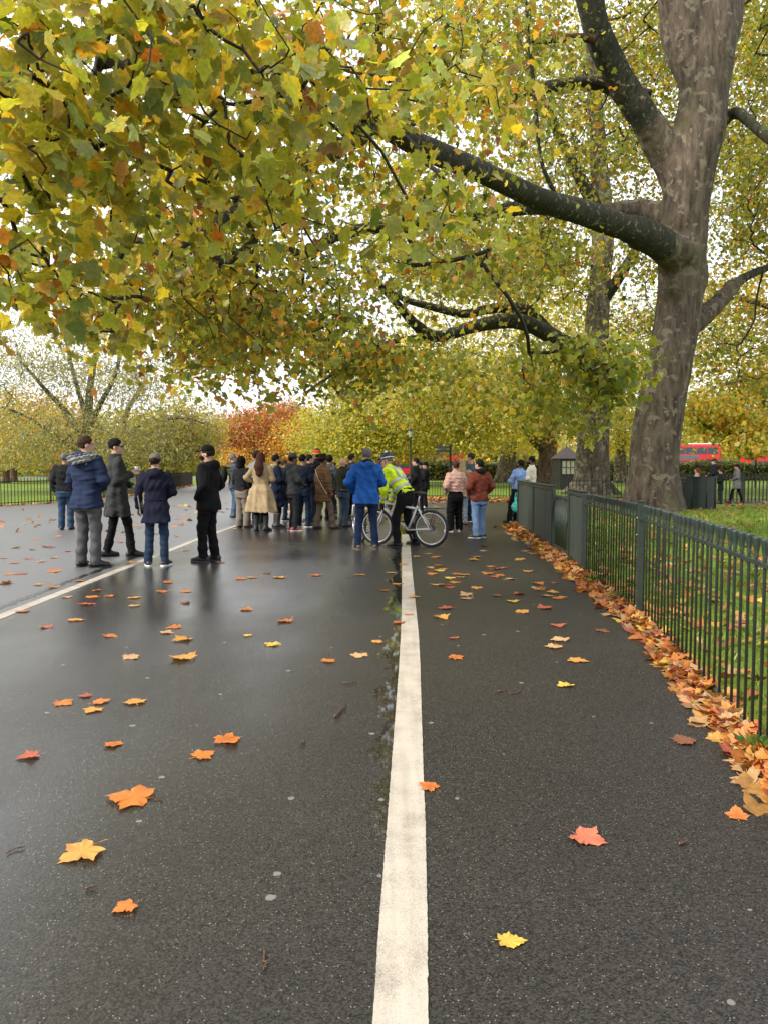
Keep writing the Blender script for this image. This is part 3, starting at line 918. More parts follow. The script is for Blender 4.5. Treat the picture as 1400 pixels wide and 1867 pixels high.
def grow(nodes, nrad, targets, mb, rg, rtip=.006, expo=.42, sag=.18, sides=4, wander=.12, kmax=None):
    """attach every target to the nearest existing node by a bent branch; radii follow the number of tips carried. -> list of end tangents"""
    cap = len(nodes) + len(targets) * 5 + 10
    P = np.empty((cap, 3)); P[:len(nodes)] = nodes
    par = np.full(cap, -1, int); n = len(nodes); n0 = n
    own = np.zeros(cap); own[:n] = nrad
    d0 = np.array([np.min(((nodes - t) ** 2).sum(1)) for t in targets])
    chains = []
    tips = [None] * len(targets)
    for ti in np.argsort(d0):
        t = targets[ti]
        dd = ((P[:n] - t) ** 2).sum(1)
        j = int(np.argmin(dd)); d = math.sqrt(dd[j])
        a = P[j]
        k = 2 if d < .6 else 3 if d < 1.5 else 4
        if n + k > cap: break
        perp = rg.normal(0, 1, 3) * wander * d
        ids = [j]
        for i in range(1, k + 1):
            u = i / k
            p = a + (t - a) * u + perp * math.sin(math.pi * u) + np.array([0, 0, sag * d * math.sin(math.pi * u)])
            P[n] = p; par[n] = ids[-1]; ids.append(n); n += 1
        chains.append(ids); tips[ti] = unit(P[ids[-1]] - P[ids[-2]])
    cnt = np.zeros(n)
    for ids in chains: cnt[ids[-1]] += 1
    for i in range(n - 1, n0 - 1, -1):
        if par[i] >= 0: cnt[par[i]] += cnt[i]
    rad = rtip * np.maximum(cnt, 1) ** expo
    for ids in chains:
        r = rad[ids].copy()
        j = ids[0]
        r[0] = min(r[1] * 1.15, own[j] if j < n0 else rad[j])
        r = np.minimum(r, r[0] * 1.05)
        v, q, tt = loft(P[ids], r, sides if r[0] < .03 else sides + 2, False)
        mb.add(v, q, tt)
    return tips

def blob_targets(blobs, rg):
    """ellipsoidal masses: (centre, radii, count, tag)"""
    out, tagv, cen = [], [], []
    for i, (c, r, n, tg) in enumerate(blobs):
        u = unit(rg.normal(0, 1, (n, 3))) * (rg.random((n, 1)) ** .42)
        out.append(np.asarray(c) + u * np.asarray(r)); tagv += [tg] * n; cen.append(np.repeat(np.asarray(c)[None], n, 0))
    return np.vstack(out), np.array(tagv), np.vstack(cen)

def spray(tg, cen, per, spread, size, weights, T, name, parent, rg, mat=LEAF, tips=None, droop=.7, flat=.7, zmin=1.7, svar=.22):
    n = len(tg)
    cl = np.repeat(np.arange(n), per)
    pos = tg[cl] + rg.normal(0, 1, (n * per, 3)) * np.array([spread, spread, spread * flat])
    pos[:, 2] -= np.abs(rg.normal(0, spread * .35, n * per))
    out = unit(tg[cl] - cen[cl])
    keep = pos[:, 2] > zmin
    pos, cl, out = pos[keep], cl[keep], out[keep]
    sz = size * np.exp(rg.normal(0, svar, len(pos)))
    return leaves(name, pos, sz, palette(len(pos), weights, cl, rg), T, mat, parent, out, rg, droop=droop)

BARK1 = bark_mat("plane_bark_brown", (.100, .075, .053), (.165, .135, .095), (.075, .068, .03), .5, .35, .8)
BARK_L = bark_mat("plane_limb_bark", (.036, .034, .019), (.20, .175, .095), (.018, .022, .010), .34, .5, 1.6)
BARK2 = bark_mat("plane_bark_mottled", (.12, .098, .07), (.24, .21, .145), (.055, .055, .028), .55, .3)
BARK3 = bark_mat("plane_bark_red", (.13, .08, .055), (.20, .15, .10), (.06, .05, .03), .4, .2)
BARK_P = bark_mat("pale_willow_bark", (.12, .115, .095), (.26, .25, .2), (.05, .05, .035), .4, .3, 1.5)
TWIG = simple("twig_bark", (.020, .017, .011), rough=.8, var=.3, scale=20)

def pl(rows): return np.array([at(*r_[:3]) for r_ in rows]), [r_[3] for r_ in rows]

def nodes_of(limbs):
    P = np.vstack([catmull(p, 5) for p, r in limbs]); rr = np.concatenate([np.interp(np.linspace(0, len(r) - 1, len(catmull(p, 5))), np.arange(len(r)), r) for p, r in limbs])
    return P, rr

def hole(tg, y_lo, extra=()):
    """keep targets above the drooping lower outline of the crown and thin out the gaps between its boughs"""
    d = tg[:, 1]
    px = 700 + tg[:, 0] / d * FPX
    py = 850 - (tg[:, 2] - CAM_H) / d * FPX
    lo = np.interp(px, [p[0] for p in y_lo], [p[1] for p in y_lo])
    k = py < lo - 18
    for (x, y, rx, ry, pr) in extra:
        ins = ((px - x) / rx) ** 2 + ((py - y) / ry) ** 2 < 1
        k &= ~(ins & (rng.random(len(px)) < pr))
    return k

# ------------------------------------------------------------------ the big plane tree
t1 = empty("plane_tree", tuple(G(1193, 933)))
tag(t1, "huge plane tree with the thickest trunk at right, its boughs hanging over the path", "tree", "old plane trees")
O1 = np.array(t1.location)
trunk_pts = [(1187, 945, 24.5, .80), (1186, 920, 24.5, .72), (1190, 870, 24.5, .68), (1196, 790, 24.5, .655), (1210, 710, 24.5, .62), (1223, 645, 24.5, .59), (1237, 560, 24.5, .59), (1243, 480, 24.5, .61), (1248, 400, 24.5, .60), (1257, 310, 24.5, .67), (1272, 240, 24.5, .66), (1283, 170, 24.5, .61), (1291, 100, 24.5, .66), (1287, 30, 24.5, .74)]
P, r = pl(trunk_pts)
P[0][2] = -.12
TP, TR = catmull(P - O1, 3), np.interp(np.linspace(0, len(r) - 1, (len(r) - 1) * 3 + 1), np.arange(len(r)), r)
LIMBS1 = [
 [(1268, 135, 24.5, .5), (1247, 60, 24.5, .56), (1238, -20, 24.4, .52), (1228, -120, 24.2, .45), (1205, -300, 23.5, .34), (1150, -520, 22, .2)],
 [(1305, 60, 24.6, .60), (1318, -20, 24.7, .52), (1335, -140, 25, .45), (1370, -330, 25, .33), (1420, -520, 25, .18)],
 [(1255, 345, 24.7, .50), (1216, 284, 24.6, .44), (1180, 225, 24.3, .38), (1120, 130, 23.8, .34), (1085, 45, 23.2, .315), (1066, -60, 22.6, .32), (1040, -250, 21, .24), (960, -480, 19, .14)],
 [(1258, 515, 24.75, .46), (1240, 476, 24.3, .43), (1205, 445, 23.3, .39), (1150, 418, 22, .355), (1060, 388, 20.5, .305), (980, 362, 19, .27), (880, 315, 17, .24), (800, 280, 15.5, .22), (740, 255, 14.3, .19), (690, 225, 13, .165), (600, 190, 11.5, .135), (500, 155, 10, .105), (400, 112, 8.8, .08), (300, 105, 7.6, .055), (180, 120, 6.6, .035)],
 [(1235, 402, 24.9, .30), (1170, 385, 25.4, .26), (1100, 388, 25.2, .24), (960, 378, 24, .215), (850, 398, 22.5, .185), (700, 413, 21, .165), (610, 430, 19.5, .145), (565, 466, 18.5, .125), (525, 456, 17.5, .10), (470, 452, 16.5, .08), (380, 468, 15, .05), (300, 480, 13.5, .03)],
 [(1180, 180, 25.3, .26), (1085, 152, 25, .22), (990, 160, 24, .19), (900, 182, 22.5, .16), (800, 205, 20, .13), (720, 228, 17, .11), (640, 205, 14, .08), (560, 235, 11.5, .05)],
 [(1300, 240, 24.8, .24), (1340, 205, 24.5, .18), (1390, 245, 23.5, .14), (1450, 290, 22.5, .1)],
 [(1255, 600, 24.8, .26), (1300, 560, 25.3, .2), (1350, 510, 26, .16), (1420, 480, 27, .1)],
 [(690, 225, 13, .13), (560, 300, 11, .09), (420, 390, 9.5, .06), (300, 470, 8.5, .035)],
 [(690, 60, 12, .07), (720, -20, 13, .09), (760, -120, 15, .12), (840, -260, 17.5, .16)],
 [(1015, 362, 20, .055), (985, 290, 19.6, .05), (975, 180, 19.4, .045), (962, 60, 19.2, .04), (955, -60, 19, .03)],
]
def tree_sdf(prims, vox, k, seed, amp, kx=None):
    """trunk and bough bases fused into one skin; prims (a, b, ra, rb, material)"""
    A = np.array([[*p[0]] for p in prims]); Bq = np.array([[*p[1]] for p in prims]); rr = np.array([max(p[2], p[3]) for p in prims])
    lo = np.minimum(A, Bq).min(0) - rr.max() - .15; hi = np.maximum(A, Bq).max(0) + rr.max() + .15
    n = np.ceil((hi - lo) / vox).astype(int) + 1
    ax = [(lo[i] + np.arange(n[i]) * vox).astype(np.float32) for i in range(3)]
    d = np.full(n, 9.0, np.float32); own = np.zeros(n, np.int8); best = d.copy()
    for a, b, ra, rb, m in prims:
        a, b = np.asarray(a, np.float32), np.asarray(b, np.float32)
        R_ = max(ra, rb) + .5
        i0 = np.clip(np.floor((np.minimum(a, b) - R_ - lo) / vox).astype(int), 0, n - 1); i1 = np.clip(np.ceil((np.maximum(a, b) + R_ - lo) / vox).astype(int) + 1, 1, n)
        sl = tuple(slice(i0[c], i1[c]) for c in range(3))
        Q = np.stack(np.meshgrid(*[ax[c][i0[c]:i1[c]] for c in range(3)], indexing='ij'), -1)
        e = sd_cap(Q.reshape(-1, 3), a, b, ra, rb).astype(np.float32).reshape(Q.shape[:3])
        d[sl] = smin(d[sl], e, k)
        w_ = e < best[sl]
        best[sl] = np.where(w_, e, best[sl]); own[sl] = np.where(w_, m, own[sl])
    near = np.argwhere(np.abs(d) < .14)
    g = np.random.default_rng(seed); Q = (lo + near * vox).astype(np.float32); o = np.zeros(len(near), np.float32)
    for i in range(8):
        f = 1.6 * 1.45 ** i
        kv = (unit(g.normal(0, 1, 3) * (1, 1, .42)) * f * 2).astype(np.float32); kw = (g.normal(0, 1, 3) * f * .7).astype(np.float32)
        o += np.sin(Q @ kv + 1.7 * np.sin(Q @ kw) + g.uniform(0, 6.28)) / (1 + .42 * i)
    d[near[:, 0], near[:, 1], near[:, 2]] += amp * o
    d = np.clip(d, -3 * vox, 3 * vox)
    gr = vdb.FloatGrid(3 * vox); gr.copyFromArray(d.reshape(n))
    p, q = gr.convertToQuads(0.0)
    q = q[:, ::-1].astype(int)
    fc = np.clip(np.rint(p[q].mean(1)).astype(int), 0, n - 1)
    return lo + p.astype(float) * vox, q, own.reshape(n)[fc[:, 0], fc[:, 1], fc[:, 2]]

def smin(a, b, k):
    h = np.clip(.5 + .5 * (b - a) / k, 0, 1)
    return b + (a - b) * h - k * h * (1 - h)
def sd_cap(P, a, b, ra, rb):
    a, b = np.asarray(a, P.dtype), np.asarray(b, P.dtype); ba = b - a
    t = np.clip(((P - a) @ ba) / max(float(ba @ ba), 1e-9), 0, 1)
    return np.linalg.norm(P - a - t[:, None] * ba, axis=1) - (ra + t * (rb - ra))

prims = [(TP[i], TP[i + 1], TR[i], TR[i + 1], 0) for i in range(len(TP) - 1)]
for a, ln in zip(np.linspace(0, 6.28, 9)[:-1] + .3, (1.3, 1.0, 1.25, .95, 1.35, 1.1, 1.2, .9)):
    u = np.array([math.cos(a), math.sin(a), 0])
    prims += [(u * .42 + (0, 0, .8), u * .62 + (0, 0, .2), .26, .2, 0), (u * .62 + (0, 0, .2), u * ln * .95 + (0, 0, -.08), .2, .06, 0)]
for (px, py, Y, rr) in ((1243, 405, 23.98, .12), (1226, 525, 24.0, .2), (1308, 112, 24.45, .24), (1300, 235, 24.2, .2)):
    c = at(px, py, Y) - O1; prims.append((c, c + (0, 0, .2), rr, rr * .8, 0))
FUSE = {0: 5, 1: 4, 2: 99, 3: 3, 4: 2, 5: 0, 7: 2, 8: 2}
limbs = []
for n_, L_ in enumerate(LIMBS1):
    P, r = pl(L_)
    limbs.append((P, r))
    kf = FUSE.get(n_, 0)
    if kf:
        CP = catmull(P - O1, 3); CR = np.interp(np.linspace(0, len(r) - 1, len(CP)), np.arange(len(r)), r)
        kf = min(kf, len(P) - 1)
        prims += [(CP[i], CP[i + 1], CR[i] * (1.06 if n_ != 2 else 1), CR[i + 1] * (1.06 if n_ != 2 else 1), 1 if (n_ in (2, 3, 4, 7, 8) and i > 5) else 0) for i in range(kf * 3)]
        P, r = P[kf - 1:] if kf > 1 else P, r[kf - 1:] if kf > 1 else r
        if n_ == 2: continue
    mb = MB(); limb_mesh(mb, P - O1, r, 12, 4, .05); mb.build("limb", BARK_L, t1, smooth=True)
tv, tq, tm = tree_sdf(prims, .055, .30, 4, .010)
mesh_np("trunk", tv, tq, [BARK1, BARK_L], t1, True, fmat=tm)
# broken stub on the upper left limb
P, r = pl([(1098, 75, 23.3, .13), (1050, 68, 22.9, .11), (1005, 74, 22.6, .085), (962, 76, 22.3, .07)])
mb = MB(); limb_mesh(mb, P - O1, r, 8, 3, .08); mb.build("broken_stub", bark_mat("dead_wood", (.06, .028, .018), (.09, .05, .03), (.03, .02, .01), .3, .2), t1, smooth=True)

Y_LO = [(-400, 560), (0, 572), (60, 600), (130, 600), (210, 640), (265, 668), (330, 712), (400, 706), (450, 716), (560, 752), (640, 730), (720, 690), (800, 700), (900, 690), (1000, 760), (1080, 810), (1200, 790), (1300, 740), (1800, 740)]
HOLES = [(1095, 70, 62, 130, .9), (1160, 205, 75, 70, .9), (1275, 60, 80, 150, .92), (1250, 300, 70, 200, .9), (1092, 510, 42, 120, .85), (1120, 395, 130, 55, .85), (960, 350, 110, 50, .6), (790, 268, 110, 52, .85), (690, 215, 60, 40, .6), (960, 165, 130, 28, .5), (860, 588, 195, 62, .85), (690, 540, 70, 60, .55), (650, 430, 270, 46, .62), (1010, 345, 170, 50, .5), (600, 290, 42, 50, .9), (655, 350, 28, 45, .85), (600, 500, 60, 45, .55), (560, 570, 70, 50, .4), (290, 245, 45, 45, .5), (90, 250, 40, 35, .5), (110, 390, 40, 40, .5), (470, 690, 120, 60, .45), (1345, 240, 35, 50, .6), (790, 120, 25, 40, .4)]
def bl(px, py, Y, rx, ry, rz, n, tg): return (at(px, py, Y), (rx, ry, rz), n, tg)
NEARB = [bl(150, 110, 5.6, 1.5, 1.0, .75, 58, 0), bl(380, 60, 6.2, 1.3, 1.2, .7, 44, 0), bl(60, 330, 6.2, 1.1, 1.0, .75, 32, 0), bl(40, 500, 6.6, .65, .8, .42, 22, 0),
         bl(330, 330, 6.8, 1.0, 1.0, .7, 22, 0), bl(560, 150, 7.0, 1.0, 1.0, .6, 24, 0), bl(780, 170, 7.2, .7, .7, .5, 12, 0), bl(580, 390, 6.8, .45, .6, .4, 10, 0), bl(800, 380, 7.0, .5, .6, .42, 10, 0), bl(480, 240, 7.0, .6, .8, .5, 14, 0),
         bl(-250, 200, 6.0, 2.0, 1.6, 1.2, 36, 0), bl(150, -140, 5.6, 1.6, 1.0, .4, 20, 0)]
MIDB = [bl(240, 430, 9.5, 1.7, 1.6, 1.2, 66, 1), bl(350, 580, 11.5, 1.8, 1.6, 1.0, 92, 1), bl(150, 540, 9.5, 1.0, 1.2, .5, 18, 1), bl(290, 260, 10.5, 2.0, 1.6, 1.4, 74, 1), bl(500, 330, 11, 2.0, 1.8, 1.2, 75, 1),
        bl(490, 570, 12.5, 1.5, 1.5, 1.0, 75, 1), bl(700, 110, 11, 2.2, 1.8, 1.2, 85, 1), bl(450, 40, 11, 2.6, 1.8, 1.0, 80, 1), bl(60, 180, 8.5, 1.2, 1.2, 1.0, 30, 1),
        bl(860, 200, 13, 1.4, 1.6, 1.0, 45, 1), bl(740, 470, 14, 1.5, 1.5, .8, 34, 1), bl(820, 330, 13, .9, 1.2, .6, 22, 1), bl(400, 680, 13, 1.1, 1.3, .5, 42, 1)]
SPRAYB = [bl(1030, 640, 15.5, .9, .9, .55, 30, 2), bl(1100, 690, 15.2, .6, .7, .5, 22, 2), bl(1150, 645, 15.8, .4, .6, .28, 11, 2), bl(1060, 775, 15.5, .42, .5, .28, 11, 2), bl(980, 720, 16.5, .7, .8, .5, 18, 2)]
FARB = [bl(560, 600, 17.5, 2.6, 2.2, 1.6, 90, 3), bl(660, 670, 18.5, 2.4, 2.2, 1.2, 48, 3), bl(700, 560, 18, 2.6, 2.5, 1.6, 75, 3), bl(850, 470, 21, 3, 3, 1.6, 80, 3), bl(900, 90, 21, 3.4, 3.2, 2.2, 140, 3),
        bl(780, 290, 20, 2.6, 3, 1.6, 80, 3), bl(1090, 250, 29, 4.5, 3, 4.4, 240, 3), bl(1110, -40, 28, 4.5, 3.5, 3, 160, 3), bl(1365, 120, 28.5, 3.4, 3, 4.4, 300, 3), bl(1410, 380, 29, 3.0, 3.0, 2.8, 170, 3), bl(1180, 440, 29, 2.6, 2.5, 1.6, 60, 3), bl(1340, 640, 29, 2.2, 2.4, 1.4, 36, 3), bl(1430, 700, 27, 2, 2, 1.0, 36, 3),
        bl(1000, 480, 26, 2.6, 2.4, 1.6, 75, 3), bl(430, 450, 17, 2.6, 2.0, 1.6, 100, 3), bl(580, 330, 18, 2.8, 2.2, 1.8, 70, 3), bl(280, 540, 15, 1.8, 1.8, 1.0, 45, 3), bl(1600, 250, 25, 4, 5, 5, 100, 3)]
rg1 = np.random.default_rng(5)
tg, tags, cen = blob_targets(NEARB + MIDB + SPRAYB + FARB, rg1)
k = hole(tg, Y_LO, HOLES) & (tg[:, 2] > 2.25)
tg, tags, cen = tg[k], tags[k], cen[k]
ND, NR = nodes_of(limbs)
twb = MB()
grow(ND, NR, tg, twb, rg1, rtip=.0058, expo=.44, sag=.10, wander=.13)
two = twb.build("twigs", TWIG, t1, smooth=True); two.location = -Vector(O1); two["kind"] = "stuff"
W_NEAR = dict(green=2.2, olive=2.4, lime=4.4, yellow=2.2, gold=1.0, orange=.4, rust=.4, brown=.2, pale=1.5)
W_MID = dict(green=2.2, olive=3.2, lime=4.2, yellow=1.6, gold=.9, orange=.2, rust=.5, brown=.3)
W_SPRAY = dict(green=5, olive=3, lime=3, yellow=.5, gold=.2)
W_FAR = dict(green=3.0, olive=4.4, lime=2.2, yellow=.7, gold=.6, orange=.1, rust=.5, dark=.7)
for tv, per, spread, size, W, T in ((0, 11, .22, .122, W_NEAR, T_HI), (1, 17, .28, .102, W_MID, T_NEAR), (2, 16, .26, .14, W_SPRAY, T_MID), (3, 26, .42, .13, W_FAR, T_MID)):
    s_ = tags == tv
    o = spray(tg[s_], cen[s_], per, spread, size, W, T, "crown", t1, rg1, droop=.75)
    o.location = -Vector(O1)

# ------------------------------------------------------------------ other trees
def tree(label, base, trunk, limbs_px, blobs, bark, weights, per, spread, size, T, seed, group=None, name="plane_tree", rtip=.006, limb_bark=None, y_lo=None, holes=(), zmin=1.9, sag=.1, droop=.7, twig=TWIG, rootscale=1.0, mat=None):
    rg = np.random.default_rng(seed)
    base = np.array(base, float)
    r_ = empty(name, tuple(base)); tag(r_, label, "tree", group)
    P, r = trunk
    P = np.array(P); P[0][2] = -.1
    mb = MB(); limb_mesh(mb, P - base, r, 14, 4, .03, rg)
    for a in rg.uniform(0, 6.28, 6):
        q0 = r[0] * rootscale
        mb.tube([np.array([math.cos(a) * q0 * .6, math.sin(a) * q0 * .6, q0 * .5]), np.array([math.cos(a) * q0 * 1.05, math.sin(a) * q0 * 1.05, .1 * q0]), np.array([math.cos(a) * q0 * 1.4, math.sin(a) * q0 * 1.4, -.08])], [.28 * q0, .2 * q0, .06 * q0], 6)
    mb.build("trunk", bark, r_, smooth=True)
    limbs = [(P[len(P) // 2:], list(r[len(P) // 2:]))]
    for L_ in limbs_px:
        Pl, rl_ = pl(L_) if not isinstance(L_, tuple) else L_
        limbs.append((Pl, rl_))
        mb = MB(); limb_mesh(mb, Pl - base, rl_, 9, 4, .05, rg); mb.build("limb", limb_bark or bark, r_, smooth=True)
    tg, tags, cen = blob_targets(blobs, rg)
    if y_lo is not None:
        k = hole(tg, y_lo, holes); tg, cen = tg[k], cen[k]
    k = tg[:, 2] > zmin
    tg, cen = tg[k], cen[k]
    ND, NR = nodes_of(limbs)
    tb = MB(); grow(ND, NR, tg, tb, rg, rtip=rtip, expo=.42, sag=sag, sides=3)
    o = tb.build("twigs", twig, r_, smooth=True); o.location = -Vector(base); o["kind"] = "stuff"
    o = spray(tg, cen, per, spread, size, weights, T, "crown", r_, rg, droop=droop, zmin=zmin - .3, mat=mat or LEAF); o.location = -Vector(base)
    return r_

GP = "old plane trees"
# second trunk
b2 = G(1076, 901)
tree("plane tree with the second thickest, mottled trunk, behind the black railing", b2,
     pl([(1076, 903, 39, 1.15), (1077, 885, 39, .92), (1079, 850, 39, .84), (1082, 780, 39, .78), (1085, 700, 39, .66), (1088, 600, 39, .58), (1092, 520, 39, .55), (1098, 440, 39, .54), (1094, 330, 39, .45), (1085, 200, 38, .35), (1075, 60, 37, .2)]),
     [[(1088, 650, 38.5, .42), (1040, 635, 35, .40), (1000, 610, 31, .35), (940, 584, 29, .29), (870, 594, 28, .24), (800, 613, 26.5, .20), (765, 598, 25, .19), (720, 550, 24, .12), (660, 484, 22, .06)],
      [(1005, 612, 31.2, .28), (955, 566, 30.6, .24), (900, 562, 30, .20), (845, 572, 29.5, .17), (790, 560, 29, .14), (735, 545, 28.5, .11), (700, 520, 28, .06)],
      [(800, 613, 26.5, .13), (720, 622, 25, .09), (640, 660, 23, .07), (560, 715, 21, .04)],
      [(1092, 560, 39, .3), (1150, 470, 38, .24), (1190, 400, 37, .15)], [(1096, 400, 39, .35), (1030, 270, 38, .25), (960, 120, 37, .15)]],
     [bl(1000, 480, 38, 5, 5, 3, 190, 0), bl(1100, 250, 42, 7, 5, 6, 300, 0), bl(1380, 250, 44, 6, 5, 7, 330, 0), bl(1180, 60, 42, 7, 5, 5, 190, 0), bl(1350, 20, 40, 6, 5, 5, 160, 0), bl(900, 60, 38, 6, 5, 5, 170, 0), bl(800, 670, 28, 3.2, 3, 1.7, 55, 0), bl(950, 680, 33, 3.6, 3, 2.0, 80, 0), bl(690, 620, 25, 3, 2.6, 1.8, 45, 0), bl(880, 540, 31, 3, 3, 1.6, 90, 0), bl(1180, 600, 41, 4, 4, 3, 110, 0), bl(800, 400, 34, 5, 4, 3, 130, 0), bl(1020, 740, 36, 2.6, 2.5, 1.1, 60, 0)],
     BARK2, dict(olive=4.0, lime=3.2, yellow=1.1, gold=.7, rust=.5, green=2.0, straw=.7, dark=.4), 30, .55, .165, T_MID, 21, GP, limb_bark=BARK_L, y_lo=[(0, 800), (600, 790), (700, 780), (800, 800), (900, 790), (1000, 815), (1100, 810), (1300, 800)], holes=[(1085, 600, 40, 250, .85), (860, 588, 195, 58, .85), (690, 530, 70, 55, .6)], zmin=2.6)
# third, forked reddish trunk
b3 = G(998, 887); Y3 = b3[1]
tree("plane tree with reddish forked trunk left of the kiosk", b3,
     pl([(998, 889, Y3, 1.0), (997, 870, Y3, .70), (997, 840, Y3, .62), (999, 805, Y3, .62), (1003, 780, Y3, .5), (1010, 740, Y3, .42), (1014, 660, Y3, .3)]),
     [[(994, 822, Y3, .42), (972, 800, Y3 - .5, .38), (955, 770, Y3 - 1, .33), (930, 720, Y3 - 2, .25), (900, 650, Y3 - 3, .14)], [(1005, 770, Y3, .3), (1040, 700, Y3, .2)]],
     [bl(930, 690, Y3 - 2, 6, 5, 3.6, 230, 0), bl(1040, 690, Y3, 5, 5, 4, 130, 0), bl(860, 760, Y3 - 4, 4, 4, 1.8, 110, 0), bl(960, 560, Y3, 8, 6, 5, 170, 0), bl(790, 700, Y3 - 4, 4.5, 4, 3, 130, 0)],
     BARK3, dict(lime=4.5, olive=2, yellow=2.2, straw=1.6, gold=.8, green=.7, pale=.6), 44, .75, .165, T_LO, 33, GP, zmin=2.3)
b4 = G(921, 879); Y4 = b4[1]
tree("plane tree with a straight grey trunk left of the two men leaning", b4,
     pl([(921, 880, Y4, 1.25), (922, 868, Y4, .95), (924, 845, Y4, .8), (928, 810, Y4, .7), (932, 740, Y4, .5), (935, 640, Y4, .25)]),
     [[(926, 815, Y4, .4), (890, 770, Y4 - 1, .3), (850, 720, Y4 - 2, .18)]],
     [bl(860, 770, Y4 - 5, 6, 4, 2.6, 170, 0), bl(940, 770, Y4, 6, 5, 2.6, 130, 0), bl(800, 640, Y4, 9, 6, 5, 190, 0), bl(760, 790, Y4 - 6, 4, 3, 1.9, 100, 0)],
     BARK2, dict(lime=4.5, olive=1.8, yellow=2.8, straw=1.6, gold=.8), 46, .85, .17, T_LO, 44, GP, zmin=2.4)
# yellow-green trees behind the crowd
b5 = np.array([-1.8, 58, 0.])
tree("yellow green tree closing the view behind the crowd", b5, pl([(657, 885, 58, .5), (658, 850, 58, .42), (660, 800, 58, .36), (662, 720, 58, .2)]), [[(659, 815, 58, .25), (700, 760, 57, .16), (740, 710, 57, .08)], [(659, 810, 58, .25), (620, 770, 57, .16), (600, 740, 57, .08)]],
     [bl(655, 800, 54, 5, 3.5, 2.6, 210, 0), bl(720, 770, 54, 4.5, 3.5, 3.0, 170, 0), bl(620, 760, 56, 3.2, 3, 2.6, 90, 0), bl(690, 690, 57, 5.5, 4, 3.2, 160, 0)],
     BARK2, dict(lime=6, olive=1.6, yellow=2.2, straw=1.2, pale=1), 46, .7, .165, T_LO, 55, "trees behind the crowd", "broadleaf_tree", zmin=1.9)
# red and orange trees
b6 = np.array([-11.5, 74, 0.])
tree("bright red maple behind the crowd on the left", b6, pl([(482, 878, 74, .35), (483, 850, 74, .28), (485, 800, 74, .2), (487, 760, 74, .1)]), [[(483, 830, 74, .18), (455, 800, 73, .12), (430, 780, 73, .06)], [(484, 825, 74, .18), (515, 795, 73, .12), (535, 775, 73, .06)]],
     [bl(470, 795, 70, 4.4, 3, 2.4, 210, 0), bl(500, 762, 71, 3.6, 2.5, 1.8, 120, 0), bl(430, 808, 72, 2.4, 2, 1.6, 80, 0), bl(535, 785, 73, 2.4, 2.2, 1.4, 60, 0), bl(445, 768, 74, 1.8, 2, .9, 30, 0), bl(405, 785, 71, 1.9, 2, 1.3, 45, 0), bl(560, 765, 72, 2.0, 2, 1.2, 40, 0), bl(525, 745, 73, 1.7, 2, .8, 22, 0)],
     BARK3, dict(red=3.4, orange=1.5, gold=.8, rust=2.4, straw=1.4, olive=.9, grey=1.0), 40, .6, .15, T_LO, 66, "trees behind the crowd", "maple_tree", zmin=2.0)
b7 = np.array([-7.6, 70, 0.])
tree("orange leaved tree right of the red maple", b7, pl([(548, 879, 70, .3), (549, 850, 70, .24), (551, 800, 70, .15), (552, 770, 70, .08)]), [[(549, 830, 70, .15), (575, 800, 69, .08)], [(549, 830, 70, .15), (525, 805, 69, .08)]],
     [bl(552, 800, 68, 3.0, 2.5, 1.9, 130, 0), bl(520, 825, 68, 2.2, 2, 1.2, 60, 0), bl(420, 838, 66, 2.4, 2, .8, 50, 0)],
     BARK3, dict(orange=2.5, gold=4, straw=2.2, yellow=1, rust=.8, olive=.6), 40, .6, .15, T_LO, 77, "trees behind the crowd", "maple_tree", zmin=1.8)
# grey-green trees on the left lawn
Yw = 43.0
bw = np.array([at(160, 860, Yw)[0], Yw, 0.])
tree("grey green tree with fanning pale limbs on the left lawn", bw,
     pl([(158, 897, Yw, .42), (158, 860, Yw, .34), (159, 810, Yw, .30), (161, 760, Yw, .24), (166, 700, Yw, .2), (176, 640, Yw, .13), (190, 580, Yw, .06)]),
     [[(158, 815, Yw, .2), (128, 760, Yw - .6, .16), (85, 712, Yw - 1, .11), (40, 660, Yw - 2, .06)], [(160, 790, Yw, .2), (182, 740, Yw - .5, .15), (212, 680, Yw - 1, .11), (225, 600, Yw - 1, .05)], [(160, 770, Yw, .16), (140, 700, Yw, .12), (120, 620, Yw, .06)],
      [(158, 835, Yw, .16), (110, 800, Yw - 1, .12), (50, 760, Yw - 2, .07), (0, 740, Yw - 3, .04)]],
     [bl(60, 790, Yw - 2, 4.2, 3.5, 2.1, 230, 0), bl(200, 800, Yw - 1, 4, 3.2, 1.9, 170, 0), bl(140, 660, Yw, 5, 4, 3.4, 230, 0), bl(10, 640, Yw - 1, 4.2, 3.2, 2.8, 180, 0), bl(270, 690, Yw, 3.4, 3, 2.0, 110, 0), bl(-140, 720, Yw - 2, 4, 4, 3.5, 120, 0)],
     BARK_P, dict(grey=7, olive=1.0, pale=1.0, straw=2.2, yellow=.5, gold=.35), 38, .55, .17, T_NARROW, 88, "trees on the left lawn", "lawn_tree", twig=simple("pale_twig_bark", (.10, .095, .075), rough=.8), limb_bark=BARK_P, zmin=1.55)
Yv = 50.0
bv = np.array([at(232, 860, Yv)[0], Yv, 0.])
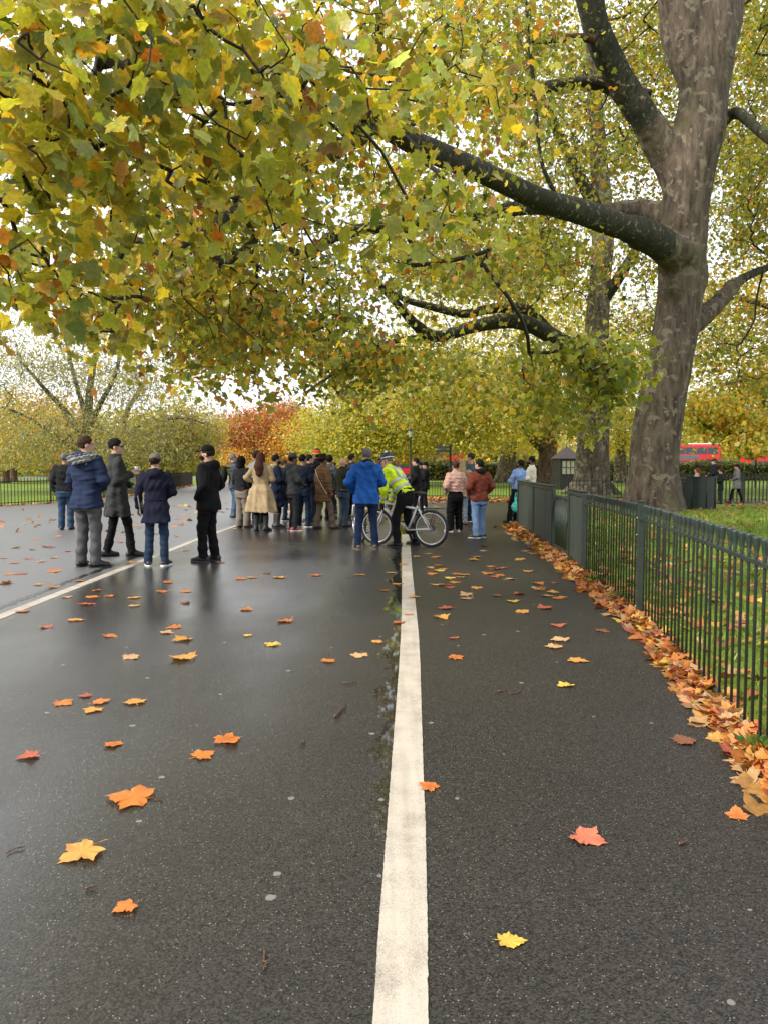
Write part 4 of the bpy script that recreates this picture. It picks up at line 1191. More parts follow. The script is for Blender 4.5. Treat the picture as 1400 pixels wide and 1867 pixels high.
tree("olive green tree with one long crooked limb on the left lawn", bv,
     pl([(226, 892, Yv, .4), (226, 850, Yv, .32), (222, 800, Yv, .26), (230, 755, Yv, .2), (250, 720, Yv, .13), (268, 690, Yv, .06)]),
     [[(224, 800, Yv, .2), (262, 770, Yv - 1, .15), (300, 765, Yv - 2, .12), (340, 762, Yv - 3, .08), (380, 775, Yv - 3, .04)]],
     [bl(300, 800, Yv - 2, 3.8, 3, 2.0, 140, 0), bl(355, 790, Yv, 2.2, 3, 1.7, 75, 0), bl(255, 820, Yv - 2, 3.3, 3, 1.4, 90, 0), bl(330, 745, Yv, 2.6, 2.5, 1.1, 35, 0)],
     BARK_P, dict(olive=1.6, grey=5, yellow=1.0, lime=1.2, gold=.6, straw=2.2, pale=.8), 40, .55, .145, T_LO, 99, "trees on the left lawn", "lawn_tree", zmin=1.6)
for i, (px, Y, hz, lab, W) in enumerate(((12, 66, 840, "dark trunked tree with yellow leaves far left beyond the railing", dict(yellow=2, grey=2, olive=2, gold=1)), (26, 74, 840, "thin dark trunked tree with orange low boughs beyond the left railing", dict(orange=2, gold=2.5, yellow=1.5, olive=1)), (94, 80, 842, "far tree with red orange low boughs behind the black T-shirt", dict(orange=2.5, red=1.5, gold=2, yellow=1)))):
    bb = np.array([at(px, 860, Y)[0], Y, 0.])
    tree(lab, bb, pl([(px, 850 + 2030 / Y, Y, .36), (px, 862, Y, .3), (px + 1, 840, Y, .28), (px + 2, 800, Y, .2)]), [],
         [bl(px + 10, 815, Y - 1, 4, 3.5, 1.9, 100, 0), bl(px - 10, 760, Y, 5, 4, 3, 90, 0), bl(px + 22, 843, Y - 2, 2.6, 2, .55, 40, 0)], BARK3, W, 36, .6, .18, T_LO, 120 + i, "trees on the left lawn", "lawn_tree", zmin=1.7)
# right hand trees beyond the railing
Yr = 44
br = np.array([at(1390, 860, Yr)[0] + 3, Yr, 0.])
tree("yellowing plane tree with drooping boughs at the far right", br,
     pl([(1485, 895, Yr, .7), (1484, 850, Yr, .55), (1480, 760, Yr, .5), (1470, 650, Yr, .4), (1460, 500, Yr, .25)]),
     [[(1482, 760, Yr, .25), (1420, 800, Yr - 3, .18), (1340, 795, Yr - 5, .13), (1275, 770, Yr - 6, .07), (1262, 740, Yr - 6, .04)], [(1478, 700, Yr, .25), (1400, 690, Yr - 3, .16), (1320, 700, Yr - 5, .08), (1280, 720, Yr - 6, .04)], [(1470, 620, Yr, .25), (1400, 560, Yr - 2, .15), (1310, 540, Yr - 3, .08)]],
     [bl(1370, 780, Yr - 6, 2.6, 2.6, 1.0, 90, 0), bl(1300, 745, Yr - 6, 2.0, 2, .9, 55, 0), bl(1420, 700, Yr - 4, 3, 3, 1.8, 110, 0), bl(1360, 540, Yr - 2, 3.4, 3, 2.0, 90, 0), bl(1480, 600, Yr, 5, 5, 4, 130, 0), bl(1390, 815, Yr - 8, 1.6, 1.6, .5, 40, 0)],
     BARK2, dict(lime=3.6, olive=2.2, yellow=2.6, gold=1.2, orange=.5, straw=1), 34, .5, .16, T_MID, 131, GP, zmin=2.2, y_lo=[(0, 2000), (2000, 2000)], holes=[(1272, 822, 62, 36, 1), (1330, 862, 60, 30, .9)])
Yq = 66
bq = np.array([at(1130, 860, Yq)[0], Yq, 0.])
tree("yellow green tree seen between the two thickest trunks", bq, pl([(1130, 881, Yq, .6), (1130, 850, Yq, .5), (1132, 780, Yq, .4), (1134, 680, Yq, .2)]), [],
     [bl(1140, 760, Yq - 2, 5.5, 4, 3.0, 170, 0), bl(1250, 720, Yq, 5, 4, 3.5, 120, 0), bl(1140, 600, Yq, 9, 5, 5, 170, 0), bl(1330, 620, Yq + 4, 6, 5, 3.5, 60, 0)],
     BARK2, dict(lime=3, olive=2, yellow=3, straw=2, pale=1), 40, .8, .19, T_LO, 141, GP, zmin=2.6, y_lo=[(0, 2000), (2000, 2000)], holes=[(1272, 822, 62, 32, 1)])

# hedge along the road, and the far wood
hg = np.random.default_rng(3)
def hedge(name, label, x0, x1, y, w_, h, n, weights, sz):
    o = empty(name, (x0, y, 0)); tag(o, label, "hedge")
    mb = MB(); mb.box(((x1 - x0) / 2, 0, h / 2 - .1), (x1 - x0, w_ * .8, h - .2), 0, .1); mb.build("stems", simple("hedge_inside", (.02, .022, .012), rough=.9), o)
    p = hg.uniform(0, 1, (n, 3)) * ((x1 - x0), w_, h) - (0, w_ / 2, 0)
    face = hg.random(n)
    p[:, 1] = np.where(face < .5, -w_ / 2 + hg.normal(0, .08, n), p[:, 1]); p[:, 2] = np.where(face > .6, h + hg.normal(0, .12, n) + .18 * np.sin(p[:, 0] * .7), p[:, 2])
    leaves("foliage", p, np.full(n, sz) * hg.uniform(.7, 1.3, n), palette(n, weights, None, hg), T_LO, LEAF, o, np.tile((0, -.6, .5), (n, 1)), hg, droop=.2)
hedge("hedge", "clipped dark green hedge in front of the road with the buses", 4, 52, 78, 1.6, 1.75, 16000, dict(dark=6, green=2), .2)
wp = []
for i in range(260):
    a = hg.uniform(-.85, .85); d = hg.uniform(118, 165)
    hh = hg.uniform(5, 12) * (1.0 if abs(a) > .1 else .55)
    wp.append(((math.sin(a) * d, math.cos(a) * d, hh * .5), (5, 5, hh * .55), 26, 0))
tg, _, cen = blob_targets(wp, hg)
far_w = spray(tg, cen, 14, 1.6, .75, dict(olive=3, lime=2, yellow=1.5, grey=2, straw=1, gold=.6), T_LO, "far_wood", None, hg, zmin=.2)
tag(far_w, "far belt of yellowing trees closing the park", "wood", kind='stuff')
# ================================================================== people: signed-distance figures meshed per garment
def rotx(a):
    c, s = math.cos(a), math.sin(a); return np.array([[1, 0, 0], [0, c, -s], [0, s, c]])
def rotz(a):
    c, s = math.cos(a), math.sin(a); return np.array([[c, -s, 0], [s, c, 0], [0, 0, 1]])

class Fig:
    """skeleton (metres for a 1.75 m body, +Y forward) with three frames: L legs, U leaning trunk, H turned head"""
    def __init__(s, lean=0, yaw=0, pitch=0, twist=0, sc_=1.0, bulk=1.0):
        s.hip = np.array([0, 0, .94]); s.neck = np.array([0, -.01, 1.50])
        s.RU = rotz(R(twist)) @ rotx(R(-lean)); s.RH = rotz(R(yaw)) @ rotx(R(-pitch))
        s.sc = sc_; s.bulk = bulk
    def fwd(s, f, p):
        p = np.asarray(p, float)
        if f == 'H': p = (p - s.neck) @ s.RH.T + s.neck
        if f in 'HU': p = (p - s.hip) @ s.RU.T + s.hip
        return p
    def inv(s, f, P):
        if f == 'L': return P
        Q = (P - s.hip) @ s.RU + s.hip
        if f == 'H': Q = (Q - s.neck) @ s.RH + s.neck
        return Q

def sd_ell(P, c, r):
    q = (P - np.asarray(c)) / np.asarray(r)
    k0 = np.linalg.norm(q, axis=1); k1 = np.linalg.norm(q / np.asarray(r), axis=1)
    return k0 * (k0 - 1) / np.maximum(k1, 1e-6)
def sd_loft(P, rings, pw=2.3, fold=0.0, nf=9, ph=0.0, f0=None):
    rings = np.asarray(rings, float)           # z, cx, cy, rx, ry ascending z
    z = P[:, 2]; zc = np.clip(z, rings[0, 0], rings[-1, 0])
    cx, cy, rx, ry = [np.interp(zc, rings[:, 0], rings[:, i]) for i in range(1, 5)]
    x, y = P[:, 0] - cx, P[:, 1] - cy
    th = np.arctan2(y, x)
    if fold:
        top = rings[-1, 0] if f0 is None else f0
        g = np.clip((top - z) / max(top - rings[0, 0], 1e-6), 0, 1)
        m = 1 + fold * g * (np.sin(nf * th + ph) + .6 * np.sin((nf * 1.7) // 1 * th - ph * 2))
        rx, ry = rx * m, ry * m
    k = (np.abs(x / rx) ** pw + np.abs(y / ry) ** pw) ** (1 / pw)
    d = (k - 1) * np.minimum(rx, ry)
    return np.maximum(d, np.maximum(z - rings[-1, 0], rings[0, 0] - z))

def wrinkle(P, amp, fr, seed):
    g = np.random.default_rng(seed)
    o = np.zeros(len(P))
    for i in range(6):
        k = g.normal(0, 1, 3) * np.array([.8, .8, 1.25]) * fr * (1 + .4 * i)
        o += np.sin(P @ k + g.uniform(0, 6.28)) / (1 + .35 * i)
    return amp * (o / 2.4 - .25 * np.abs(o) / 2.4)

def mesh_sdf(fig, prims, vox, k=.02, cut=None, wr=None, bbpad=.03):
    """prims: (op, frame, kind, args...) op '+' smooth add, '|' hard add, '-' subtract, '&' intersect. returns verts, quads in local metres"""
    lo, hi = np.full(3, 9.), np.full(3, -9.)
    for op, f, kind, *a in prims:
        if op in '-&': continue
        if kind == 'cap': pts = [(a[0], max(a[2], a[3])), (a[1], max(a[2], a[3]))]
        elif kind == 'ell':
            c, r = np.asarray(a[0]), np.asarray(a[1])
            pts = [(c + r * (i, j, l_), 0) for i in (-1, 1) for j in (-1, 1) for l_ in (-1, 1)]
        else:
            g = np.asarray(a[0]); mx_ = 1.12
            pts = [((q[1] + i * q[3] * mx_, q[2] + j * q[4] * mx_, q[0]), .01) for q in g for i in (-1, 1) for j in (-1, 1)]
        for p, r in pts:
            w_ = fig.fwd(f, p); lo = np.minimum(lo, w_ - r); hi = np.maximum(hi, w_ + r)
    lo -= bbpad; hi += bbpad
    n = np.ceil((hi - lo) / vox).astype(int) + 1
    ax = [lo[i] + np.arange(n[i]) * vox for i in range(3)]
    P = np.stack(np.meshgrid(*ax, indexing='ij'), -1).reshape(-1, 3)
    F = {f: fig.inv(f, P) for f in 'LUH'}
    d = None
    for op, f, kind, *a in prims:
        Q = F[f]
        if kind == 'cap': e = sd_cap(Q, *a)
        elif kind == 'ell': e = sd_ell(Q, *a)
        else: e = sd_loft(Q, a[0], **(a[1] if len(a) > 1 else {}))
        if d is None: d = e
        elif op == '+': d = smin(d, e, k)
        elif op == '|': d = np.minimum(d, e)
        elif op == '-': d = np.maximum(d, -e)
        elif op == '&': d = np.maximum(d, e)
    if wr: d = d + wrinkle(P, *wr)
    if cut is not None: d = np.maximum(d, cut(F))
    d = np.clip(d, -3 * vox, 3 * vox).reshape(n).astype(np.float32)
    g = vdb.FloatGrid(3 * vox); g.copyFromArray(d)
    p, q = g.convertToQuads(0.0)
    if not len(q): return None
    return lo + p.astype(float) * vox, q[:, ::-1].astype(int)

SK = dict(light=(.50, .30, .22), pink=(.52, .28, .21), tan=(.34, .19, .12), brown=(.14, .072, .043))
def skin_mat(c): return simple("skin_" + c, SK[c], rough=.5, var=.12, scale=18, spec=.35)
def cloth(name, col, rough=.85, bump=.35, bs=180, spec=.1, var=.2): return simple(name, col, rough=rough, var=var, scale=7, bump=bump, bscale=bs, spec=spec, sheen=.02)
EYE = simple("eye_dark", (.02, .015, .012), rough=.2); LIP = simple("lip", (.30, .10, .08), rough=.5)
HAIRM = dict(black=(.008, .007, .007), dark=(.018, .012, .009), brown=(.045, .024, .014), auburn=(.06, .022, .014), grey=(.12, .115, .11), blonde=(.32, .22, .11), ginger=(.12, .04, .015))

ARMS = {
 'down': ((.245, -.03, 1.16), (.265, .045, .92)), 'pocket': ((.285, -.08, 1.17), (.215, .085, .98)), 'crossed': ((.265, .06, 1.17), (-.04, .20, 1.20)),
 'phone': ((.225, .10, 1.19), (.09, .27, 1.40)), 'hip': ((.345, -.03, 1.20), (.185, .15, 1.10)), 'chest': ((.25, .0, 1.17), (.15, .26, 1.22)), 'front': ((.265, .02, 1.17), (.06, .22, 1.06)),
 'back': ((.27, -.13, 1.19), (.06, -.16, 1.02)), 'bars': ((.235, .19, 1.19), (.20, .36, 1.04)), 'reach': ((.25, .16, 1.24), (.2, .40, 1.3)), 'face': ((.25, .14, 1.22), (.06, .17, 1.46)), 'clutch': ((.255, -.05, 1.17), (.285, .03, .93)),
}
PERSONS = []
def person(label, foot, head_py=None, H=None, face=0, lean=0, yaw=0, pitch=0, twist=0, bulk=1.0, feet=((-.10, 0, 8), (.10, 0, -8)), arms=('down', 'down'), skin='light',
           hair=('short', 'dark'), hat=None, top=('jacket', (.02, .02, .02)), hem=.80, flare=1.0, collar='hood', hoodcol=None, trousers=(.02, .02, .03), tw=1.0, shoes=(.015, .015, .015), sole=None,
           boots=False, under=None, extras=(), topname='jacket', glasses=False, mask=None, beard=None, knees=None, group=None, crotch=None, toprough=.85, name="person", puff=0, fold=0.0):
    p0 = G(*foot) if len(foot) == 2 else np.array([at(foot[0], 850, foot[2])[0], foot[2], 0.0])
    Y = p0[1]
    if H is None: H = at(foot[0], head_py, Y)[2]
    s = H / (1.765 if hat is None else 1.785)
    vox = .0105 if Y < 14.5 else .013 if Y < 17 else .016
    vb = vox * .85
    root = empty(name, tuple(p0), R(face)); root.scale = (s, s, s)
    tag(root, label, "person", group)
    fig = Fig(lean, yaw, pitch, twist, s, bulk)
    B = bulk
    def emit(nm, prims, mat, parent=root, v=vox, **kw):
        m = mesh_sdf(fig, prims, v, **kw)
        if m is None: return None
        return mesh_np(nm, m[0], m[1], mat, parent, True)
    # --- joints
    legs = []
    for i, sx in enumerate((-1, 1)):
        fx, fy, fa = feet[i]
        hip = np.array([sx * .092, 0, .92]); ank = np.array([fx, fy - .02, .085])
        kn = (hip + ank) / 2 + np.array([0, .035, .03]) if knees is None or knees[i] is None else np.array(knees[i])
        legs.append((hip, kn, ank, R(fa)))
    AR = []
    for i, sx in enumerate((-1, 1)):
        a = arms[i]
        e, w_ = ARMS[a] if isinstance(a, str) else a
        m = np.array([sx, 1, 1])
        AR.append((np.array([sx * .178 * (1 + (B - 1) * .4), -.01, 1.435]), np.array(e) * m * (1 + (B - 1) * .5 * np.array([1, 0, 0])), np.array(w_) * m))
    # --- body: one surface, with face and fingers
    bp = [('+', 'H', 'ell', (0, -.012, 1.662), (.073, .092, .098)), ('+', 'H', 'ell', (0, .026, 1.595), (.056, .066, .072)), ('+', 'H', 'ell', (0, .066, 1.548), (.026, .022, .018)),
          ('+', 'U', 'cap', (0, -.025, 1.45), (0, -.012, 1.57), .058, .053),
          ('+', 'U', 'loft', [(.90, 0, 0, .15, .10), (1.05, 0, 0, .135, .09), (1.25, 0, 0, .155, .10), (1.40, 0, -.01, .165, .09), (1.47, 0, -.015, .09, .06)])]
    for i, (hip, kn, ank, fa) in enumerate(legs):
        bp += [('+', 'L', 'cap', hip, kn, .078, .052), ('+', 'L', 'cap', kn, ank, .05, .037), ('+', 'L', 'cap', ank + (0, 0, -.03), ank + (-.12 * math.sin(fa), .12 * math.cos(fa), -.05), .034, .026)]
    for (sh, el, wr) in AR:
        bp += [('+', 'U', 'cap', sh, el, .047, .037), ('+', 'U', 'cap', el, wr, .037, .026)]
    m1 = mesh_sdf(fig, bp, vb, k=.025)
    # finer head features
    hp = [('+', 'H', 'ell', (0, -.012, 1.662), (.074, .093, .099)), ('+', 'H', 'ell', (0, .026, 1.595), (.057, .067, .073)), ('+', 'H', 'ell', (0, .066, 1.548), (.027, .023, .019)),
          ('-', 'H', 'ell', (.031, .105, 1.652), (.018, .028, .013)), ('-', 'H', 'ell', (-.031, .105, 1.652), (.018, .028, .013)),
          ('+', 'H', 'cap', (0, .086, 1.655), (0, .106, 1.617), .009, .0145), ('|', 'H', 'ell', (.031, .074, 1.651), (.013, .012, .011)), ('|', 'H', 'ell', (-.031, .074, 1.651), (.013, .012, .011)),
          ('+', 'H', 'ell', (0, .083, 1.583), (.024, .012, .006)), ('+', 'H', 'ell', (0, .081, 1.572), (.021, .011, .006)),
          ('+', 'H', 'cap', (-.05, .07, 1.672), (.05, .07, 1.672), .012, .012), ('|', 'H', 'ell', (.075, -.012, 1.632), (.010, .020, .031)), ('|', 'H', 'ell', (-.075, -.012, 1.632), (.010, .020, .031)),
          ('+', 'U', 'cap', (0, -.02, 1.49), (0, -.012, 1.57), .054, .053)]
    m2 = mesh_sdf(fig, hp, .0068 if Y < 15 else .0095, k=.012)
    V, Q, MI = [m1[0], m2[0]], [m1[1], m2[1] + len(m1[0])], [np.zeros(len(m1[1]), int)]
    hc = fig.inv('H', m2[0][m2[1]].mean(1))
    mi = np.zeros(len(m2[1]), int)
    for sx in (-1, 1): mi[np.linalg.norm((hc - (sx * .031, .086, 1.651)) / (.012, .02, .009), axis=1) < 1] = 1
    mi[(np.linalg.norm((hc - (0, .09, 1.577)) / (.022, .02, .011), axis=1) < 1)] = 2
    MI.append(mi)
    off = len(m1[0]) + len(m2[0])
    for i, (sh, el, wr) in enumerate(AR):
        if isinstance(arms[i], str) and arms[i] in ('pocket',): continue
        d = unit(wr - el); sx = (-1, 1)[i]
        pn = unit(np.cross(d, (0, 1.0, 0)) if abs(d[1]) < .9 else np.cross(d, (1.0, 0, 0))) * -sx   # palm normal, towards the body
        lat = np.cross(d, pn)
        if lat @ np.array([0, 1, .3]) < 0: lat = -lat
        hp = [('+', 'U', 'cap', wr - d * .02, wr + d * .03, .027, .026)]
        for j, o_ in enumerate((-.027, -.009, .009, .027)):
            ln = (.060, .074, .078, .070)[j]
            k0 = wr + d * .03 + lat * o_ * .8; k1 = wr + d * .088 + lat * o_; k2 = k1 + d * ln * .45 + pn * .014; k3 = k2 + d * ln * .32 + pn * .03
            hp += [('+', 'U', 'cap', k0, k1, .0145, .0125), ('|', 'U', 'cap', k1, k2, .0098, .0088), ('|', 'U', 'cap', k2, k3, .0088, .0072)]
        t0 = wr + d * .025 + lat * .022; t1 = wr + d * .06 + lat * .05 + pn * .012; t2 = t1 + d * .035 + lat * .006 + pn * .012
        hp += [('+', 'U', 'cap', t0, t1, .014, .0115), ('|', 'U', 'cap', t1, t2, .011, .009)]
        m3 = mesh_sdf(fig, hp, .006 if Y < 15 else .0085, k=.008)
        V.append(m3[0]); Q.append(m3[1] + off); off += len(m3[0]); MI.append(np.zeros(len(m3[1]), int))
    mesh_np("body", np.vstack(V), np.vstack(Q), [skin_mat(skin), EYE, LIP], root, True, fmat=np.concatenate(MI))
    sd_ = int(abs(p0[0] * 977 + Y * 131)) % 9999
    # --- trousers
    tp = [('+', 'L', 'loft', [(.76, 0, -.005, .165 * B, .115 * B), (.86, 0, -.012, .178 * B, .132 * B), (.98, 0, -.005, .165 * B, .12 * B), (1.06, 0, 0, .158 * B, .115 * B)], dict(pw=2.2))]
    if lean: tp.append(('+', 'U', 'loft', [(.90, 0, -.01, .17 * B, .125 * B), (1.06, 0, 0, .158 * B, .115 * B)], dict(pw=2.2)))
    for i, (hip, kn, ank, fa) in enumerate(legs):
        bt = ank + (0, 0, -.035)
        tp += [('+', 'L', 'cap', hip + (0, -.005, -.03), kn, .090 * B * (.5 + .5 * tw), .066 * tw), ('+', 'L', 'cap', kn, kn * .35 + bt * .65, .066 * tw, .060 * tw), ('+', 'L', 'cap', kn * .35 + bt * .65, bt, .062 * tw, .058 * tw + .004)]
    if crotch is None: tp.append(('-', 'L', 'cap', (0, 0, .45), (0, 0, .70), .012, .006))
    zc = .055 if not boots else .30
    emit("trousers", tp, cloth("trouser_cloth", trousers, bump=.25), cut=lambda F: np.maximum(zc - F['L'][:, 2] + .012 * np.sin(F['L'][:, 1] * 25), (F['L'][:, 2] - (hem + .05 if not lean or lean < 0 else 9))), k=.03, wr=(.008, 17, sd_))
    # --- shoes
    shm = simple("shoe_leather", shoes, rough=.45, var=.2, scale=15); 
    for i, (hip, kn, ank, fa) in enumerate(legs):
        f = np.array([-math.sin(fa), math.cos(fa), 0]); c = np.array([ank[0], ank[1], 0])
        heel, toe = c - f * .055, c + f * .165
        lat = np.array([f[1], -f[0], 0])
        sp = [('+', 'L', 'cap', heel + (0, 0, .052), c + f * .05 + (0, 0, .06), .042, .046), ('+', 'L', 'cap', c + f * .05 + (0, 0, .055), toe + (0, 0, .036), .046, .034), ('+', 'L', 'cap', c + (0, 0, .06), c + (0, 0, .105), .044, .045)]
        if boots: sp += [('+', 'L', 'cap', c + (0, 0, .08), ank * .45 + kn * .55, .05, .068)]
        so = emit("shoe" if not boots else "boot", sp, shm, cut=lambda F: .012 - F['L'][:, 2], k=.03, v=min(vox, .011))
        sl = [('+', 'L', 'cap', heel, toe - f * .005, .044, .038), ('+', 'L', 'cap', c + f * .08 + lat * .004, toe - f * .01, .049, .04)]
        emit("sole", sl, simple("shoe_sole", sole if sole else (.02, .018, .016), rough=.7), so, v=.008, cut=lambda F: np.maximum(F['L'][:, 2] - (.030 if sole else .018), .001 - F['L'][:, 2]), k=.02)
    # --- top garment
    col = top[1]
    mt = cloth("cloth_" + top[0], col, rough=toprough)
    puffer = top[0] == 'puffer'
    bk = B * (1.05 if puffer else 1.0)
    rings = [(hem, 0, -.008, (.186 if hem < .92 else .174) * bk * flare, (.142 if hem < .92 else .13) * bk * (1 + (flare - 1) * .9))]
    if hem < .9: rings.append((.93, 0, -.008, .184 * bk * (1 + (flare - 1) * .4), .138 * bk * (1 + (flare - 1) * .4)))
    rings += [(1.06, 0, 0, .166 * bk, .122 * bk), (1.22, 0, 0, .182 * bk, .13 * bk), (1.36, 0, -.008, .196 * bk, .126 * bk), (1.44, 0, -.014, .17 * bk, .10 * bk), (1.505, 0, -.02, .085, .075)]
    jp = [('+', 'U', 'loft', rings, dict(pw=2.5, fold=fold, nf=7, ph=sd_, f0=1.30))]
    for i, (sh, el, wr) in enumerate(AR):
        d = unit(wr - el)
        jp += [('+', 'U', 'cap', sh + (0, 0, -.012), el, .074 * bk, .062 * bk), ('+', 'U', 'cap', el, wr - d * .012, .062 * bk, .047 * bk)]
    if collar in ('stand', 'hood', 'shirt'):
        jp.append(('+', 'U', 'loft', [(1.44, 0, -.02, .105, .095), (1.545 if collar == 'stand' else 1.525, 0, -.014, .083, .085)], dict(pw=2)))
        jp.append(('-', 'U', 'cap', (0, -.008, 1.50), (0, -.004, 1.65), .066, .072))
    else:
        jp.append(('-', 'U', 'cap', (0, .0, 1.485), (0, .01, 1.6), .064, .07))
    if collar == 'hood':
        jp += [('+', 'U', 'ell', (0, -.105, 1.475), (.125, .075, .085)), ('+', 'U', 'cap', (-.10, -.05, 1.50), (-.06, .03, 1.47), .036, .03), ('+', 'U', 'cap', (.10, -.05, 1.50), (.06, .03, 1.47), .036, .03)]
    wamp = (.013, 19, sd_ + 5)
    pz = None
    m = mesh_sdf(fig, jp, vox, k=.035, wr=wamp)
    if puffer or puff:
        # quilted rings, a real displacement of the shell
        v = m[0]; u = fig.inv('U', v)
        cn = np.c_[u[:, 0] * 0, u[:, 1] * 0, u[:, 2]]
        rad = unit((u - cn) * (1, 1, 0))
        q = np.abs(np.sin(u[:, 2] * math.pi / .095)) ** .6 - .6
        body_ = np.abs(u[:, 0]) < .21 * bk
        v2 = u + rad * (q * (.013 if body_ is not None else 0))[:, None]
        m = (fig.fwd('U', v2), m[1])
    jk = mesh_np(topname, m[0], m[1], mt, root, True)
    if hoodcol:
        emit("hood", [('+', 'U', 'ell', (0, -.098, 1.50), (.115, .072, .075)), ('+', 'U', 'cap', (-.085, -.04, 1.525), (-.05, .045, 1.49), .036, .026), ('+', 'U', 'cap', (.085, -.04, 1.525), (.05, .045, 1.49), .036, .026), ('-', 'U', 'cap', (0, .0, 1.5), (0, .0, 1.66), .055, .06)], cloth("hood_cloth", hoodcol), k=.025, wr=(.008, 22, sd_ + 2))
    if under:
        emit("shirt", [('+', 'U', 'loft', [(under[1], 0, 0, .170 * B, .125 * B), (1.1, 0, 0, .158 * B, .112 * B)], dict(pw=2.4))], cloth("shirt_cloth", under[0]), wr=(.008, 14, sd_))
    # --- hair
    hm = simple("hair_" + hair[1], HAIRM[hair[1]], rough=.7, spec=.12, var=.35, scale=60, bump=.6, bscale=120, stretch=(1, 1, .25))
    hs = hair[0]
    if hs != 'bald' and hat not in ('hoodup',):
        hpz = [('+', 'H', 'ell', (0, -.022, 1.678), (.085, .099, .100))]
        if hs == 'curly': hpz = [('+', 'H', 'ell', (0, -.03, 1.70), (.105, .115, .112))]
        if hs == 'long': hpz += [('+', 'H', 'cap', (0, -.07, 1.66), (0, -.135, 1.44), .088, .105), ('+', 'H', 'cap', (0, -.13, 1.44), (.01, -.155, 1.30), .105, .075), ('+', 'H', 'cap', (.06, -.02, 1.66), (.08, -.02, 1.48), .035, .03), ('+', 'H', 'cap', (-.06, -.02, 1.66), (-.08, -.02, 1.48), .035, .03)]
        if hs == 'bun': hpz += [('+', 'H', 'ell', (0, -.12, 1.72), (.05, .05, .05))]
        hpz.append(('-', 'H', 'loft', [(1.45, 0, .14, .09, .115), (1.64, 0, .135, .085, .105), (1.70, 0, .15, .075, .09), (1.725, 0, .17, .06, .08)], dict(pw=3)))
        hpz.append(('-', 'H', 'ell', (.085, .01, 1.62), (.03, .035, .045))) if hs in ('short', 'fade') else None
        hpz.append(('-', 'H', 'ell', (-.085, .01, 1.62), (.03, .035, .045))) if hs in ('short', 'fade') else None
        lim = {'short': 1.575, 'fade': 1.60, 'curly': 1.58, 'long': 1.1, 'bun': 1.6}[hs]
        emit("hair", hpz, hm, cut=lambda F: lim - F['H'][:, 2] - .02 * np.sin(F['H'][:, 0] * 60), k=.03, wr=(.010 if hs == 'curly' else .006, 60 if hs == 'curly' else 45, sd_ + 9), v=min(vox, .011))
    if beard:
        emit("beard", [('+', 'H', 'ell', (0, .036, 1.578), (.064, .07, .066)), ('-', 'H', 'ell', (0, .075, 1.66), (.07, .07, .062)), ('-', 'H', 'ell', (0, .112, 1.582), (.02, .02, .007))], simple("hair_" + beard, HAIRM[beard], rough=.7, var=.3), cut=lambda F: -F['H'][:, 1] - .0, wr=(.004, 90, 3), v=.008)
    # --- headgear
    if hat:
        hc_ = {}
        kind, hcol = (hat, (.01, .01, .01)) if isinstance(hat, str) else hat[:2]
        hmz = cloth("hat_" + kind, hcol or (.01, .01, .01), rough=.8)
        if kind == 'cap':
            o = emit("cap", [('+', 'H', 'ell', (0, -.012, 1.705), (.092, .106, .088))], hmz, cut=lambda F: 1.688 + .12 * np.clip(-F['H'][:, 1] - .04, -1, 0) * 0 - F['H'][:, 2], v=.010)
            emit("brim", [('+', 'H', 'ell', (0, .115, 1.692), (.075, .085, .014))], hmz, o, cut=lambda F: .06 - F['H'][:, 1], v=.008)
        elif kind == 'beanie':
            o = emit("beanie", [('+', 'H', 'ell', (0, -.018, 1.70), (.09, .106, .10))], hmz, cut=lambda F: 1.655 + (F['H'][:, 1]) * .22 - F['H'][:, 2], wr=(.005, 50, 2), v=.010)
            emit("cuff", [('+', 'H', 'loft', [(1.655, 0, -.018, .096, .112), (1.70, 0, -.018, .095, .111)], dict(pw=2))], hmz, o, v=.009)
        elif kind == 'stripe':
            o = emit("beanie", [('+', 'H', 'ell', (0, -.018, 1.715), (.10, .112, .11))], cloth("hat_red", (.42, .05, .02)), cut=lambda F: 1.70 - F['H'][:, 2], v=.010)
            emit("cuff", [('+', 'H', 'loft', [(1.66, 0, -.018, .100, .114), (1.705, 0, -.018, .101, .115)], dict(pw=2))], cloth("hat_gold", (.40, .26, .03)), o, v=.009)
            emit("crown_panel", [('+', 'H', 'ell', (0, -.018, 1.727), (.096, .108, .104))], cloth("hat_black", (.015, .014, .014)), o, cut=lambda F: 1.775 - F['H'][:, 2], v=.010)
        elif kind == 'fedora':
            o = emit("hat", [('+', 'H', 'loft', [(1.685, 0, -.015, .088, .104), (1.79, 0, -.012, .078, .094), (1.815, 0, -.01, .06, .075)], dict(pw=2.1)), ('+', 'H', 'ell', (0, -.012, 1.692), (.155, .17, .013))], hmz, k=.012, v=.009)
        elif kind == 'hoodup':
            o = emit("hood", [('+', 'H', 'ell', (0, -.03, 1.67), (.108, .125, .13)), ('+', 'H', 'ell', (0, -.05, 1.55), (.10, .10, .10)), ('-', 'H', 'ell', (0, .12, 1.63), (.066, .10, .10))], hmz, k=.04, wr=(.006, 25, 3), v=.011)
        elif kind == 'helmet':
            HB, HW = simple("helmet_black", (.012, .012, .013), rough=.3), simple("helmet_white", (.75, .75, .76), rough=.3)
            o = emit("helmet", [('+', 'H', 'ell', (0, -.015, 1.715), (.103, .135, .098)), ('+', 'H', 'ell', (0, .115, 1.70), (.07, .05, .02))], HB, cut=lambda F: 1.68 - F['H'][:, 2], v=.009)
            for x_ in (-.062, 0, .062):
                emit("vent_rib", [('+', 'H', 'cap', (x_, -.125 + abs(x_) * .5, 1.745), (x_ * .9, -.02, 1.812 - abs(x_) * .35), .014, .015), ('+', 'H', 'cap', (x_ * .9, -.02, 1.812 - abs(x_) * .35), (x_ * .6, .105, 1.742), .015, .013)], HW, o, v=.008)
